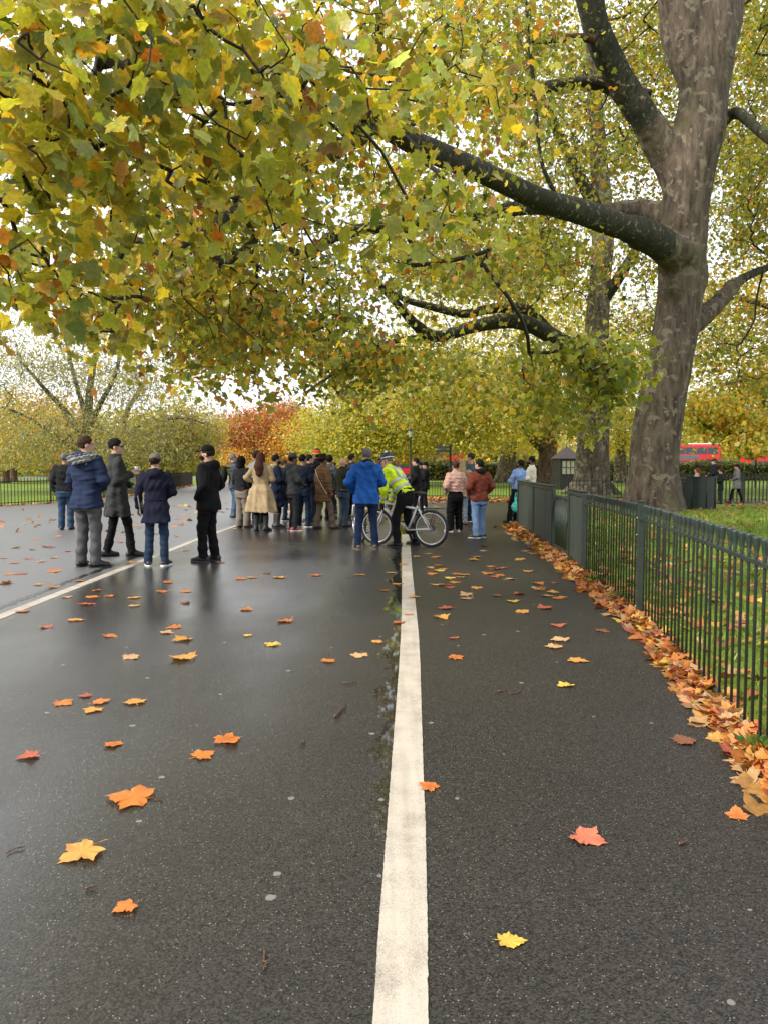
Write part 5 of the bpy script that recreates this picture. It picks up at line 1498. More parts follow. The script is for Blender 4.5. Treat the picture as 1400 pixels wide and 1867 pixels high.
            emit("rim", [('|', 'H', 'loft', [(1.682, 0, -.012, .104, .134), (1.702, 0, -.012, .105, .135)], dict(pw=2))], HW, o, v=.008)
            emit("chin_strap", [('|', 'H', 'cap', (.078, .0, 1.68), (.05, .03, 1.555), .006, .006), ('|', 'H', 'cap', (-.078, .0, 1.68), (-.05, .03, 1.555), .006, .006)], HB, o, v=.006)
    if glasses:
        g = simple("glasses_frame", (.01, .01, .01), rough=.2)
        emit("glasses", [('|', 'H', 'ell', (.033, .095, 1.652), (.024, .006, .019)), ('|', 'H', 'ell', (-.033, .095, 1.652), (.024, .006, .019)), ('|', 'H', 'cap', (-.01, .099, 1.657), (.01, .099, 1.657), .004, .004), ('|', 'H', 'cap', (.056, .09, 1.657), (.079, -.005, 1.652), .004, .004), ('|', 'H', 'cap', (-.056, .09, 1.657), (-.079, -.005, 1.652), .004, .004)], g, v=.0055)
    if mask:
        o = emit("face_mask", [('+', 'H', 'ell', (0, .04, 1.590), (.064, .076, .055)), ('+', 'H', 'cap', (0, .10, 1.612), (0, .105, 1.59), .018, .02)], cloth("mask_cloth", mask), cut=lambda F: np.maximum(-F['H'][:, 1], F['H'][:, 2] - 1.638), k=.02, v=.008)
        emit("ear_loop", [('|', 'H', 'cap', (.062, .03, 1.62), (.08, -.02, 1.635), .004, .004), ('|', 'H', 'cap', (-.062, .03, 1.62), (-.08, -.02, 1.635), .004, .004)], cloth("mask_cloth", mask), o, v=.005)
    for e in extras:
        nm, prims, mm = e[:3]
        emit(nm, prims, mm, **(e[3] if len(e) > 3 else {}))
    root['_fig'] = 0
    del root['_fig']
    return root, fig, AR, s

def world_pt(root, fig, frame, p):
    return np.array(root.matrix_basis @ Vector(fig.fwd(frame, p)))

NAVY = (.012, .016, .034); BLK = (.008, .008, .009); JEAN = (.025, .045, .095); DJEAN = (.012, .020, .042); LJEAN = (.17, .27, .44); GREY = (.075, .075, .078); CHAR = (.028, .028, .031)
FUR = simple("grey_fur", (.22, .22, .22), rough=.95, var=.5, scale=50, bump=.9, bscale=90)

# ---- the four and one on the left
person("person in a navy parka with grey fur hood trim and grey trousers, back turned", (163, 1034), 795, face=-22, yaw=-38, bulk=1.14, top=('parka', (.018, .027, .062)), hem=.80, flare=1.10, collar='hood', trousers=GREY, tw=1.12, hair=('short', 'brown'), arms=('front', 'front'), topname="parka", shoes=(.012, .012, .012), feet=((-.12, .0, 15), (.13, .0, -35)),
       extras=[("fur_trim", [('+', 'U', 'cap', (-.17, -.06, 1.50), (-.12, -.15, 1.46), .045, .05), ('+', 'U', 'cap', (-.12, -.15, 1.46), (.0, -.195, 1.435), .05, .052), ('+', 'U', 'cap', (0, -.195, 1.435), (.12, -.15, 1.46), .052, .05), ('+', 'U', 'cap', (.12, -.15, 1.46), (.17, -.06, 1.50), .05, .045)], FUR, dict(wr=(.022, 55, 4), v=.009, k=.02))], fold=.03)
p2, f2, a2, s2 = person("person in a long grey coat with dark glasses, holding a small cup up", (217, 1016), 800, face=-62, yaw=-18, bulk=1.02, top=('coat', (.036, .037, .038)), hem=.62, flare=1.22, collar='stand', trousers=BLK, tw=.95, hair=('short', 'black'), glasses=True, arms=('front', ((.25, -.03, 1.15), (.19, .17, 1.25))), topname="coat", feet=((-.10, -.14, 10), (.10, .20, -6)), shoes=(.01, .01, .01), fold=.05)
c = p2.matrix_basis
def held(name, label, cat, build, loc, rot=(0, 0, 0)):
    r = empty(name, tuple(loc)); r.rotation_euler = rot; tag(r, label, cat); build(r); return r
bpy.context.view_layer.update()
hand = world_pt(p2, f2, 'U', a2[1][2] + unit(a2[1][2] - a2[1][1]) * .10)
def cup(r):
    b = MB(); b.lathe((0, 0, -.05), np.array([(.026, 0), (.035, .10), (.033, .10), (.024, .006)]), 14); b.build("cup_body", simple("clear_cup", (.42, .45, .46), rough=.12), r, smooth=True)
held("cup", "small pale cup in the raised hand of the grey coat wearer", "cup", cup, hand + (0.0, 0, .02))
person("person in black T-shirt and blue jeans half hidden behind the navy parka", (122, 966), 826, face=10, bulk=1.12, top=('tee', (.016, .016, .017)), hem=.90, collar='round', trousers=(.03, .055, .10), tw=1.15, hair=('short', 'grey'), arms=('down', 'down'), topname="t_shirt", skin='tan',
       extras=[("back_print", [('|', 'U', 'ell', (.02, -.128, 1.33), (.055, .012, .05)), ('-', 'U', 'ell', (.02, -.13, 1.33), (.035, .03, .03)), ('|', 'U', 'ell', (.05, -.128, 1.27), (.05, .012, .018))], simple("shirt_print", (.25, .25, .25), rough=.8), dict(v=.008))], shoes=(.02, .02, .03))
p4, f4, a4, s4 = person("person in a belted navy coat and beige cap, grey tablet under one arm", (287, 1032), 826, face=4, bulk=1.0, top=('coat', (.012, .013, .028)), hem=.70, flare=1.16, collar='hood', trousers=(.018, .032, .06), tw=1.02, hair=('short', 'dark'), hat=('cap', (.14, .115, .095)), arms=('clutch', 'front'), topname="coat", feet=((-.13, 0, 20), (.13, .0, -20)), shoes=(.02, .02, .022), sole=(.62, .62, .6), fold=.03,
       extras=[("belt", [('+', 'U', 'loft', [(1.035, 0, 0, .182, .138), (1.065, 0, 0, .180, .136)], dict(pw=2.5))], cloth("belt_cloth", (.008, .009, .02)), dict(v=.009))])
bpy.context.view_layer.update()
def tablet(r):
    b = MB(); b.box((0, 0, 0), (.016, .21, .29), 0, .006); b.build("tablet_body", simple("tablet_grey", (.28, .29, .30), rough=.35, metal=.3), r)
    b = MB(); b.box((.0095, 0, 0), (.003, .18, .26), 0, .001); b.build("screen", simple("tablet_screen", (.02, .02, .022), rough=.1), r)
hand = world_pt(p4, f4, 'U', (-.232, .0, .98))
held("tablet", "slim grey tablet held against the navy coat's side", "tablet", tablet, hand, (R(10), R(-6), R(4)))
person("person in black with a baseball cap and face mask, hands in pockets", (381, 1024), 811, face=78, bulk=1.12, top=('jacket', (.006, .006, .007)), hem=.80, flare=1.03, collar='hood', trousers=(.006, .006, .007), tw=1.15, hair=('fade', 'dark'), hat=('cap', (.007, .007, .008)), mask=(.008, .008, .009), arms=('pocket', 'pocket'), feet=((-.10, .06, 6), (.10, -.05, -12)), shoes=(.01, .01, .011), sole=(.03, .03, .03), skin='pink')
# ---- the crowd, left to right
def backpack(label, x, Y, rz, z0, col, sc_=1.0):
    r = empty("backpack", (x, Y, z0), rz); r.scale = (sc_,) * 3; tag(r, label, "backpack")
    fg = Fig(); cm = cloth("backpack_nylon", col, rough=.6)
    m = mesh_sdf(fg, [('+', 'L', 'ell', (0, 0, .22), (.155, .09, .25)), ('+', 'L', 'ell', (0, -.02, .16), (.15, .095, .16)), ('+', 'L', 'ell', (0, -.085, .13), (.11, .05, .10))], .011, k=.03, wr=(.006, 20, 2)); mesh_np("bag_body", m[0], m[1], cm, r)
    for sx in (-1, 1):
        m = mesh_sdf(fg, [('+', 'L', 'cap', (sx * .09, .06, .42), (sx * .12, .16, .40), .02, .02), ('+', 'L', 'cap', (sx * .12, .16, .40), (sx * .13, .30, .27), .02, .018)], .009); mesh_np("strap", m[0], m[1], cm, r)
    m = mesh_sdf(fg, [('+', 'L', 'cap', (-.11, -.10, .23), (.11, -.10, .23), .008, .008)], .006); mesh_np("zip", m[0], m[1], simple("zip_metal", (.2, .2, .2), metal=.7, rough=.4), r)
    return r
q = person("person in a grey jacket and jeans wearing a black backpack, left of the crowd", (428, 944), 828, face=-70, top=('jacket', (.06, .068, .08)), trousers=(.05, .085, .14), hair=('short', 'grey'), arms=('front', 'front'), skin='pink', collar='stand')
pb = q[0].location
backpack("black backpack on the back of the grey haired person", pb.x - .26, pb.y - .07, R(-72), 1.0, (.007, .007, .008))
person("person in a black jacket with a black hood up and wide taupe trousers", (443, 962), 832, face=-30, bulk=1.05, top=('jacket', (.014, .014, .016)), hem=.93, trousers=(.17, .145, .12), tw=1.5, hair=('bald', 'black'), hat=('hoodup', (.004, .004, .005)), arms=('front', 'pocket'), collar='stand', shoes=(.09, .035, .02), under=((.09, .012, .018), .87), feet=((-.09, 0, 20), (.12, .05, -50)))
person("person with dark curly hair and pale blue collar behind the trench coat", (470, 968 - 16, 19.6), 821, H=1.81, face=-25, top=('jacket', (.16, .2, .26)), hair=('curly', 'dark'), trousers=BLK, arms=('front', 'front'), collar='stand')
person("woman in a wide beige trench coat with long auburn hair and black boots", (478, 969), 825, face=-12, bulk=.98, top=('trench', (.36, .265, .155)), hem=.44, flare=2.0, collar='hood', trousers=(.008, .008, .008), tw=.85, hair=('long', 'auburn'), arms=('hip', 'front'), boots=True, shoes=(.008, .008, .009), topname="trench_coat", fold=.075, feet=((-.13, 0, 10), (.10, .0, -20)))
person("person in a navy long coat and beige scarf, seen right of the trench coat", (506, 962), 829, face=-68, top=('coat', (.010, .014, .035)), hem=.50, flare=1.2, collar='stand', trousers=(.008, .008, .008), hair=('fade', 'black'), arms=('front', 'front'), skin='tan', boots=True, beard='dark', fold=.04,
       extras=[("scarf", [('+', 'U', 'loft', [(1.42, 0, -.02, .135, .12), (1.54, 0, -.02, .10, .105)], dict(pw=2)), ('+', 'U', 'ell', (0, -.11, 1.46), (.12, .07, .08))], cloth("scarf_wool", (.36, .27, .15)), dict(k=.03, wr=(.008, 30, 1)))], topname="coat")
person("person in dark navy with a raised arm, standing deep in the crowd", (521, 950), 838, face=-80, top=('coat', (.012, .014, .024)), hem=.62, flare=1.1, collar='stand', trousers=(.02, .04, .085), hair=('short', 'brown'), arms=('face', 'down'), skin='tan', sole=(.5, .5, .5))
person("person in a charcoal jacket and grey flat hat, white soled shoes", (536, 968), 826, face=-62, top=('jacket', (.042, .043, .046)), hem=.84, trousers=(.024, .024, .026), hair=('short', 'black'), hat=('cap', (.05, .05, .055)), arms=('down', 'front'), skin='brown', sole=(.62, .60, .58), shoes=(.35, .08, .05), collar='hood')
person("stocky person in a navy sweater and blue jeans, back turned", (554, 961), 829, face=-42, bulk=1.18, top=('sweater', (.014, .016, .032)), hem=.93, collar='round', trousers=(.014, .028, .058), tw=1.06, hair=('short', 'black'), arms=('crossed', 'crossed'), topname="sweater", sole=(.6, .6, .6), skin='tan', feet=((-.14, -.02, 25), (.14, .04, -40)), under=((.05, .05, .055), .88))
person("person with short dark hair and black jacket behind the navy sweater", (566, 952), 829, face=-65, top=('jacket', (.010, .011, .015)), hair=('fade', 'dark'), arms=('front', 'front'), trousers=(.012, .016, .03), collar='stand')
person("tall person in dark glasses and a red, gold and black knitted hat", (578, 945), 820, face=60, top=('jacket', (.010, .010, .011)), hair=('short', 'black'), hat=('stripe', None), glasses=True, skin='brown', arms=('pocket', 'pocket'), trousers=BLK, collar='stand')
person("person in a long camel coat and dark brimmed hat, striding", (590, 965), 829, face=-52, top=('coat', (.135, .072, .034)), hem=.66, flare=1.18, collar='stand', trousers=(.15, .11, .08), tw=1.08, hair=('short', 'black'), hat=('fedora', (.020, .014, .011)), skin='brown', arms=('down', 'down'), shoes=(.03, .02, .015), topname="coat", feet=((-.12, -.12, 10), (.12, .22, -15)), fold=.04,
       extras=[("crossbody_strap", [('|', 'U', 'cap', (-.14, -.125, 1.43), (.0, -.155, 1.23), .011, .011), ('|', 'U', 'cap', (.0, -.155, 1.23), (.15, -.145, 1.06), .011, .011), ('|', 'U', 'cap', (.15, -.145, 1.06), (.25, -.07, .86), .011, .011)], cloth("strap_cloth", (.42, .36, .28)), dict(v=.009))])
person("person with dark hair and grey jacket directly behind the brimmed hat", (602, 946), 832, face=-40, top=('jacket', (.05, .055, .055)), hair=('curly', 'black'), arms=('phone', 'front'), trousers=BLK, skin='tan', collar='stand')
q = person("woman in black taking a photo, slim black leggings, far back in the crowd", (608, 936), 843, face=150, top=('jacket', (.016, .016, .018)), hem=.82, flare=1.1, trousers=BLK, tw=.75, hair=('bun', 'brown'), arms=('phone', 'phone'), skin='light', collar='stand')
bpy.context.view_layer.update()
def phone(r):
    b = MB(); b.box((0, 0, 0), (.075, .011, .155), 0, .005); b.build("phone_body", simple("phone_black", (.012, .012, .013), rough=.25), r)
    b = MB(); b.box((0, -.0072, 0), (.066, .003, .14), 0, .001); b.build("screen", simple("phone_screen", (.03, .035, .04), rough=.08), r)
hand = (world_pt(q[0], q[1], 'U', q[2][0][2]) + world_pt(q[0], q[1], 'U', q[2][1][2])) / 2 + np.array([0, 0, .10])
held("phone", "black phone held up by the woman in black leggings", "phone", phone, hand, (0, 0, R(150)))
person("bald bearded person in a dark olive bomber jacket and washed jeans", (627, 961), 835, face=-55, bulk=1.1, top=('jacket', (.024, .026, .016)), hem=.90, collar='stand', trousers=(.045, .065, .09), tw=1.12, hair=('bald', 'brown'), beard='brown', arms=('down', 'front'), skin='pink')
person("person with short black hair peering right, behind the bald head", (642, 944), 828, face=-60, top=('jacket', (.02, .021, .025)), hair=('fade', 'black'), skin='tan', arms=('down', 'down'), trousers=BLK, collar='stand')
person("grey haired person in a bright blue raincoat with black hood, back turned", (668, 1002), 817, face=8, yaw=12, bulk=1.13, top=('raincoat', (.012, .075, .29)), hem=.80, flare=1.06, collar='hood', hoodcol=(.006, .007, .012), trousers=(.012, .022, .055), tw=1.0, hair=('short', 'grey'), arms=(((.30, -.02, 1.18), (.20, .14, 1.0)), 'front'), topname="raincoat", shoes=(.10, .06, .04), sole=(.16, .11, .08), feet=((-.155, 0, 15), (.155, .0, -18)), toprough=.55)
person("person in a maroon top with reddish hair, between the raincoat and the helmet", (692, 938), 838, face=30, top=('sweater', (.11, .012, .018)), hair=('bun', 'auburn'), arms=('front', 'front'), trousers=BLK, collar='round')

# police officer astride the bicycle
HV = cloth("hi_vis_cloth", (.62, .80, .02), rough=.6); RF = simple("reflective_tape", (.42, .42, .43), rough=.35, metal=.2, var=.08)
def ring(z, w_, k=1.0, tilt=0): return ('|', 'U', 'loft', [(z - w_ / 2, 0, 0, .196 * k, .141 * k), (z + w_ / 2, 0, 0, .197 * k, .142 * k)], dict(pw=2.5))
po, fo, ao, so_ = person("police officer in a yellow hi-vis jacket and cycle helmet leaning over handlebars", (738, 996), H=1.80, face=66, lean=36, pitch=-24, yaw=10, bulk=1.10, top=('hivis', (.62, .80, .02)), hem=.92, flare=1.02, collar='stand', trousers=(.008, .008, .010), tw=1.12, hair=('fade', 'grey'), hat=('helmet', None), arms=('bars', 'bars'), skin='pink', shoes=(.010, .010, .010),
       topname="hi_vis_jacket", feet=((-.17, .10, 10), (.21, -.10, -8)), knees=((-.15, .12, .52), (.17, .02, .50)), crotch=1, toprough=.6)
def emit_on(root, fig, nm, prims, mat, **kw):
    v = kw.pop('v', .009); m = mesh_sdf(fig, prims, v, **kw); return mesh_np(nm, m[0], m[1], mat, root, True)
for z in (1.06, 1.20):
    emit_on(po, fo, "reflective_band", [ring(z, .055, 1.10 if z < 1.1 else 1.13)], RF)
for sx in (-1, 1):
    emit_on(po, fo, "reflective_brace", [('+', 'U', 'cap', (sx * .10, -.148, 1.22), (sx * .10, -.138, 1.40), .026, .026), ('+', 'U', 'cap', (sx * .10, -.138, 1.40), (sx * .095, -.06, 1.485), .026, .026)], RF)
    sh, el, wr = ao[0 if sx < 0 else 1]
    for t in (.25, .72):
        c0 = el + (wr - el) * (t - .07); c1 = el + (wr - el) * (t + .07)
        emit_on(po, fo, "sleeve_band", [('+', 'U', 'cap', c0, c1, .0695, .066)], RF, cut=(lambda F, a=el + (wr - el) * t, d=unit(wr - el): np.abs((F['U'] - a) @ d) - .026))
    gl_ = unit(wr - el)
    emit_on(po, fo, "glove", [('+', 'U', 'cap', wr, wr + gl_ * .10, .042, .046), ('+', 'U', 'cap', wr + gl_ * .03 + np.array([-sx * .02, .02, .0]), wr + gl_ * .09 + np.array([-sx * .045, .03, -.01]), .018, .016)] + [('+', 'U', 'cap', wr + gl_ * .09 + np.array([0, 0, o]), wr + gl_ * .14 + np.array([-sx * .02, -.0, o - .02]), .014, .012) for o in (-.03, -.01, .01, .03)], simple("glove_black", (.010, .010, .011), rough=.6), k=.012)
emit_on(po, fo, "utility_belt", [('+', 'U', 'loft', [(.915, 0, -.005, .198, .142), (.965, 0, -.005, .196, .141)], dict(pw=2.4)), ('|', 'U', 'ell', (.19, .02, .93), (.035, .06, .07))], simple("belt_black", (.008, .008, .008), rough=.5))

person("person with glasses in a black coat facing left, behind the officer's back", (757, 940), 835, face=75, bulk=1.1, top=('coat', (.009, .009, .010)), hem=.66, collar='stand', hair=('short', 'black'), glasses=True, arms=('pocket', 'front'), trousers=BLK)
person("person in a dark cap showing a pale face over a black shoulder", (764, 934), 842, face=140, top=('jacket', (.012, .012, .013)), hair=('short', 'dark'), hat=('cap', (.010, .010, .012)), arms=('phone', 'down'), trousers=BLK, collar='stand')
person("person in a black puffer and black beanie with white trainers", (774, 927), 842, face=100, bulk=1.12, top=('puffer', (.009, .009, .010)), hem=.72, hair=('short', 'black'), hat=('beanie', (.010, .010, .012)), arms=('phone', 'phone'), trousers=BLK, tw=1.2, collar='stand', shoes=(.62, .62, .6), sole=(.7, .7, .7))
# ---- right of the bicycle
person("woman in a quilted pink cropped jacket and wide black trousers, hair tied up", (829, 970), 842, face=20, bulk=1.06, top=('puffer', (.50, .30, .235)), hem=1.02, flare=1.0, collar='stand', trousers=(.006, .006, .007), tw=1.5, hair=('bun', 'brown'), arms=('pocket', 'front'), sole=(.65, .62, .58), shoes=(.5, .46, .42), topname="puffer_jacket", feet=((-.14, 0, 25), (.13, .05, -35)))
person("person with long fair hair in a tan coat and pale jeans behind the pink jacket", (841, 957), 838, face=-10, top=('coat', (.33, .24, .15)), hem=.78, flare=1.1, collar='stand', trousers=(.22, .27, .32), tw=.85, hair=('long', 'blonde'), arms=('front', 'front'), shoes=(.16, .06, .025))
person("person in a grey blue sweater and dark trousers looking left", (856, 951), 826, face=68, top=('sweater', (.055, .088, .105)), hem=.88, collar='round', trousers=(.014, .02, .032), hair=('short', 'brown'), arms=('crossed', 'crossed'), skin='pink', sole=(.6, .6, .6), topname="sweater")
person("person in a rust brown jacket and light blue jeans, hands in pockets", (872, 981), 838, face=24, yaw=22, bulk=1.1, top=('jacket', (.155, .038, .022)), hem=.84, collar='stand', hoodcol=(.008, .008, .008), trousers=LJEAN, tw=1.1, hair=('short', 'black'), arms=('pocket', 'pocket'), shoes=(.03, .03, .032), sole=(.58, .50, .42), feet=((-.10, -.05, 45), (.13, .05, 10)), beard=None)
# two men leaning on the fence
q1 = person("person in a pale blue shirt and black trousers leaning by the fence end", (942, 954), 838, face=40, lean=-7, top=('shirt', (.20, .30, .55)), hem=.92, collar='shirt', trousers=BLK, tw=1.25, hair=('fade', 'black'), beard='black', skin='brown', arms=('crossed', 'crossed'), topname="shirt", feet=((-.1, .22, 20), (.1, .16, 0)))
q2 = person("person in a cream jacket with folded arms leaning on the sheet panels", (966, 950), 832, face=70, bulk=1.08, top=('jacket', (.60, .55, .44)), hem=.86, collar='stand', trousers=BLK, hair=('fade', 'black'), beard='black', skin='brown', arms=('crossed', 'crossed'), extras=[("neck_scarf", [('+', 'U', 'ell', (0, .035, 1.49), (.085, .075, .06)), ('+', 'U', 'cap', (0, .09, 1.47), (0, .125, 1.32), .04, .02)], cloth("scarf_black", (.008, .008, .008)), dict(k=.03))])
pb = q1[0].location
def carrier(r):
    fg = Fig()
    m = mesh_sdf(fg, [('+', 'L', 'ell', (0, 0, -.16), (.115, .06, .13)), ('+', 'L', 'cap', (0, 0, -.08), (0, 0, .08), .05, .018)], .01, k=.04, wr=(.012, 30, 8)); mesh_np("bag_body", m[0], m[1], simple("teal_plastic", (.05, .42, .36), rough=.35, var=.15, scale=14), r)
    for sx in (-1, 1):
        m = mesh_sdf(fg, [('+', 'L', 'cap', (sx * .04, 0, .02), (sx * .012, 0, .20), .014, .010)], .007); mesh_np("handle", m[0], m[1], simple("teal_plastic", (.05, .42, .36), rough=.35, var=.15, scale=14), r)
held("carrier_bag", "teal plastic carrier bag hanging at the fence end", "bag", carrier, at(940, 913, pb.y - .38))
def coat_over(r):
    fg = Fig()
    m = mesh_sdf(fg, [('+', 'L', 'loft', [(-.42, 0, 0, .10, .05), (-.15, 0, 0, .12, .06), (.04, 0, 0, .09, .06)], dict(pw=2.2, fold=.08, nf=5)), ('+', 'L', 'cap', (-.06, 0, -.02), (-.10, -.03, -.34), .045, .035)], .012, k=.03, wr=(.012, 20, 4)); mesh_np("cloth_folds", m[0], m[1], cloth("brown_jacket", (.085, .04, .03)), r)
held("draped_jacket", "brown jacket draped over an arm above the teal bag", "jacket", coat_over, at(950, 895, pb.y - .36))
# family at the right
person("girl with reddish hair, only her head showing over the curved screen", (1268, 918), 853, face=70, top=('jacket', (.45, .30, .26)), hair=('long', 'ginger'), trousers=NAVY, arms=('down', 'down'), collar='stand')
person("adult in a dark navy jacket and flat cap walking with the children", (1299, 914), 836, face=72, top=('jacket', (.014, .016, .028)), hair=('short', 'grey'), hat=('cap', (.02, .02, .022)), arms=('front', 'front'), trousers=DJEAN, skin='pink', collar='stand')
person("boy in a dark green coat walking beside the curved screen", (1312, 919), 855, face=70, top=('coat', (.012, .022, .018)), hem=.70, hair=('curly', 'brown'), trousers=(.016, .024, .022), arms=('front', 'front'), skin='pink', collar='stand')
person("woman in a grey checked coat walking left past the railing", (1341, 917), 846, face=80, top=('coat', (.16, .155, .15)), hem=.66, flare=1.25, hair=('short', 'black'), hat=('beanie', (.02, .02, .02)), trousers=BLK, tw=.9, arms=('front', 'down'), skin='pink', collar='stand', feet=((-.08, -.24, 5), (.08, .26, -5)))

# ================================================================== bicycles
BWH = simple("bike_white_paint", (.62, .62, .60), rough=.3, var=.06); BBK = simple("bike_black_parts", (.010, .010, .011), rough=.4); ALU = simple("bike_alloy", (.55, .55, .55), rough=.3, metal=.9)
def bicycle(label, loc, rz):
    r = empty("bicycle", loc, rz); tag(r, label, "bicycle")
    wr_ = .338; rear, front = np.array([0, -.53, wr_]), np.array([0, .53, wr_])
    bb, seat_t, head_t, head_b = np.array([0, -.09, .30]), np.array([0, -.27, .74]), np.array([0, .34, .80]), np.array([0, .375, .68])
    b = MB()
    b.tube([bb, seat_t], .019, 10); b.tube([seat_t + (0, .02, -.05), head_t + (0, 0, -.02)], .021, 10); b.tube([bb, head_b], .024, 10); b.tube([head_t + (0, -.01, .03), head_b], .025, 10)
    for sx in (-1, 1):
        b.tube([bb + (sx * .02, 0, 0), rear + (sx * .062, 0, 0)], .013, 8); b.tube([seat_t + (sx * .015, 0, -.03), rear + (sx * .062, 0, 0)], .012, 8)
    b.build("frame", BWH, r, smooth=True)
    b = MB()
    for sx in (-1, 1): b.tube([head_b + (sx * .055, .01, -.03), front + (sx * .058, 0, 0)], .0165, 8)
    b.tube([head_b + (-.06, .01, -.03), head_b + (.06, .01, -.03)], .02, 8)
    b.build("fork", BWH, r, smooth=True)
    b = MB()
    b.tube([head_t + (0, -.01, .03), head_t + (0, -.02, .10), head_t + (0, .05, .14)], .016, 8)
    b.tube([head_t + (-.30, .02, .17), head_t + (-.10, .05, .15), head_t + (.10, .05, .15), head_t + (.30, .02, .17)], .0125, 8)
    hb = b.build("handlebar", BBK, r, smooth=True)
    for sx in (-1, 1):
        b = MB(); b.tube([head_t + (sx * .20, .035, .16), head_t + (sx * .31, .018, .171)], .018, 8); b.build("grip", BBK, hb, smooth=True)
    fg = Fig()
    m = mesh_sdf(fg, [('+', 'L', 'ell', (0, -.36, .965), (.085, .09, .028)), ('+', 'L', 'cap', (0, -.34, .965), (0, -.17, .962), .04, .018)], .009, k=.03)
    mesh_np("saddle", m[0], m[1], BBK, r)
    b = MB(); b.tube([seat_t, np.array([0, -.315, .95])], .0145, 8); b.build("seat_post", ALU, r, smooth=True)
    for c in (rear, front):
        b = MB(); b.torus(c, wr_ - .025, .025, (1, 0, 0), 40, 8); wh = b.build("wheel", RUB, r, smooth=True)
        b = MB(); b.torus(c, wr_ - .058, .013, (1, 0, 0), 40, 6, 1.0); b.build("rim", ALU, wh, smooth=True)
        b = MB()
        for i in range(28):
            a = i * 2 * math.pi / 28; sg = 1 if i % 2 else -1
            a2_ = a + sg * .35
            b.tube([c + (sg * .025, math.cos(a2_) * .02, math.sin(a2_) * .02), c + (0, math.cos(a) * (wr_ - .06), math.sin(a) * (wr_ - .06))], .0013, 3, False)
        b.tube([c + (-.05, 0, 0), c + (.05, 0, 0)], .02, 10)
        b.build("spokes", ALU, wh)
    b = MB(); b.tube([bb + (.055, 0, 0), bb + (.063, 0, 0)], .088, 20); b.tube([rear + (.05, 0, 0), rear + (.075, 0, 0)], .055, 16)
    b.tube([bb + (.059, 0, .085), rear + (.06, 0, .05)], .005, 4); b.tube([bb + (.059, 0, -.085), rear + (.06, 0, -.05)], .005, 4)
    b.build("drivetrain", BBK, r, smooth=True)
    for sx, a in ((1, R(250)), (-1, R(70))):
        e = bb + np.array([sx * .09, math.cos(a) * .17, math.sin(a) * .17])
        b = MB(); b.tube([bb + (sx * .075, 0, 0), e], .011, 6); cr_ = b.build("crank", ALU, r, smooth=True)
        b = MB(); b.box(e + (sx * .05, 0, 0), (.09, .075, .022), 0, .006); b.build("pedal", BBK, cr_)
    b = MB()
    for sx in (-1, 1):
        b.tube([np.array([sx * .06, -.30, .70]), np.array([sx * .065, -.78, .70])], .006, 6); b.tube([rear + (sx * .07, 0, .02), np.array([sx * .065, -.62, .70])], .006, 6)
    for y in (-.40, -.55, -.70): b.tube([(-.065, y, .70), (.065, y, .70)], .006, 6)
    b.build("rear_rack", BBK, r, smooth=True)
    return r
rb = G(786, 996.5); 
bicycle("white mountain bike with black rack that the police officer straddles", (.35, 13.86, 0), R(65))
bicycle("second white bike, mostly hidden behind the blue raincoat", (-.50, 15.25, 0), R(10))
# ================================================================== fallen leaves, grass, twigs
rl_ = np.random.default_rng(77)
LEAFCOL = dict(orange=(.52, .175, .035), amber=(.55, .265, .06), yellow=(.60, .40, .06), red=(.40, .10, .05), brown=(.20, .08, .04), tan=(.48, .29, .135), coral=(.55, .16, .085))
def one_leaf_mesh(nm, seed, col, flat=1.0):
    g = np.random.default_rng(seed)
    V, F = T_HI
    V = V.copy()
    V[:, 1] -= .35
    x, y = V[:, 0], V[:, 1]
    a, b, c_ = g.uniform(-.5, .7), g.uniform(-.35, .6), g.uniform(-.5, .5)
    z = .10 * flat * np.abs(x) + flat * a * x * x * .55 + flat * b * y * y * .45 + flat * c_ * x * y * .4 + g.normal(0, .022, len(x))
    z[0] -= .02
    z -= np.percentile(z, 12)
    V = np.c_[x * g.uniform(.8, 1.05), y, np.maximum(z, 0) + .012]
    me_col = np.clip(np.array(col) * (1 + g.normal(0, .12, (len(V), 1))), 0, 1)
    me_col = me_col * (1 - .35 * (g.random((len(V), 1)) < .2) * np.array([.6, 1, 1]))
    o = mesh_np(nm, V, F, LEAF_DRY, None, True, me_col)
    return o
LV = {}
for cn, cv_ in LEAFCOL.items():
    LV[cn] = []
    for k_ in range(4):
        o = one_leaf_mesh("fallen_leaf", hash(cn) % 97 + k_ * 13 if False else (sum(map(ord, cn)) + k_ * 13), cv_, (.3, .35, 1.0, 1.1)[k_])
        LV[cn].append(o.data)
        bpy.data.objects.remove(o)
def put_leaf(px, py, wpx, cn, label, group=None, k_=None, rot=None, tilt=0.0, z=0.0085, p=None):
    p = G(px, py) if p is None else p
    size = (wpx / FPX * p[1] / .92 if wpx else rl_.uniform(.12, .19)) / 1.25
    o = bpy.data.objects.new("fallen_leaf", LV[cn][int(rl_.integers(4)) if k_ is None else k_])
    COL.objects.link(o)
    o.location = (p[0], p[1], z); o.scale = (size,) * 3
    o.rotation_euler = (rl_.normal(0, .05) + tilt, rl_.normal(0, .05), rl_.uniform(0, 6.28) if rot is None else R(rot))
    tag(o, label, "leaf", group)
    return o
GL = "fallen plane leaves on the wet path"
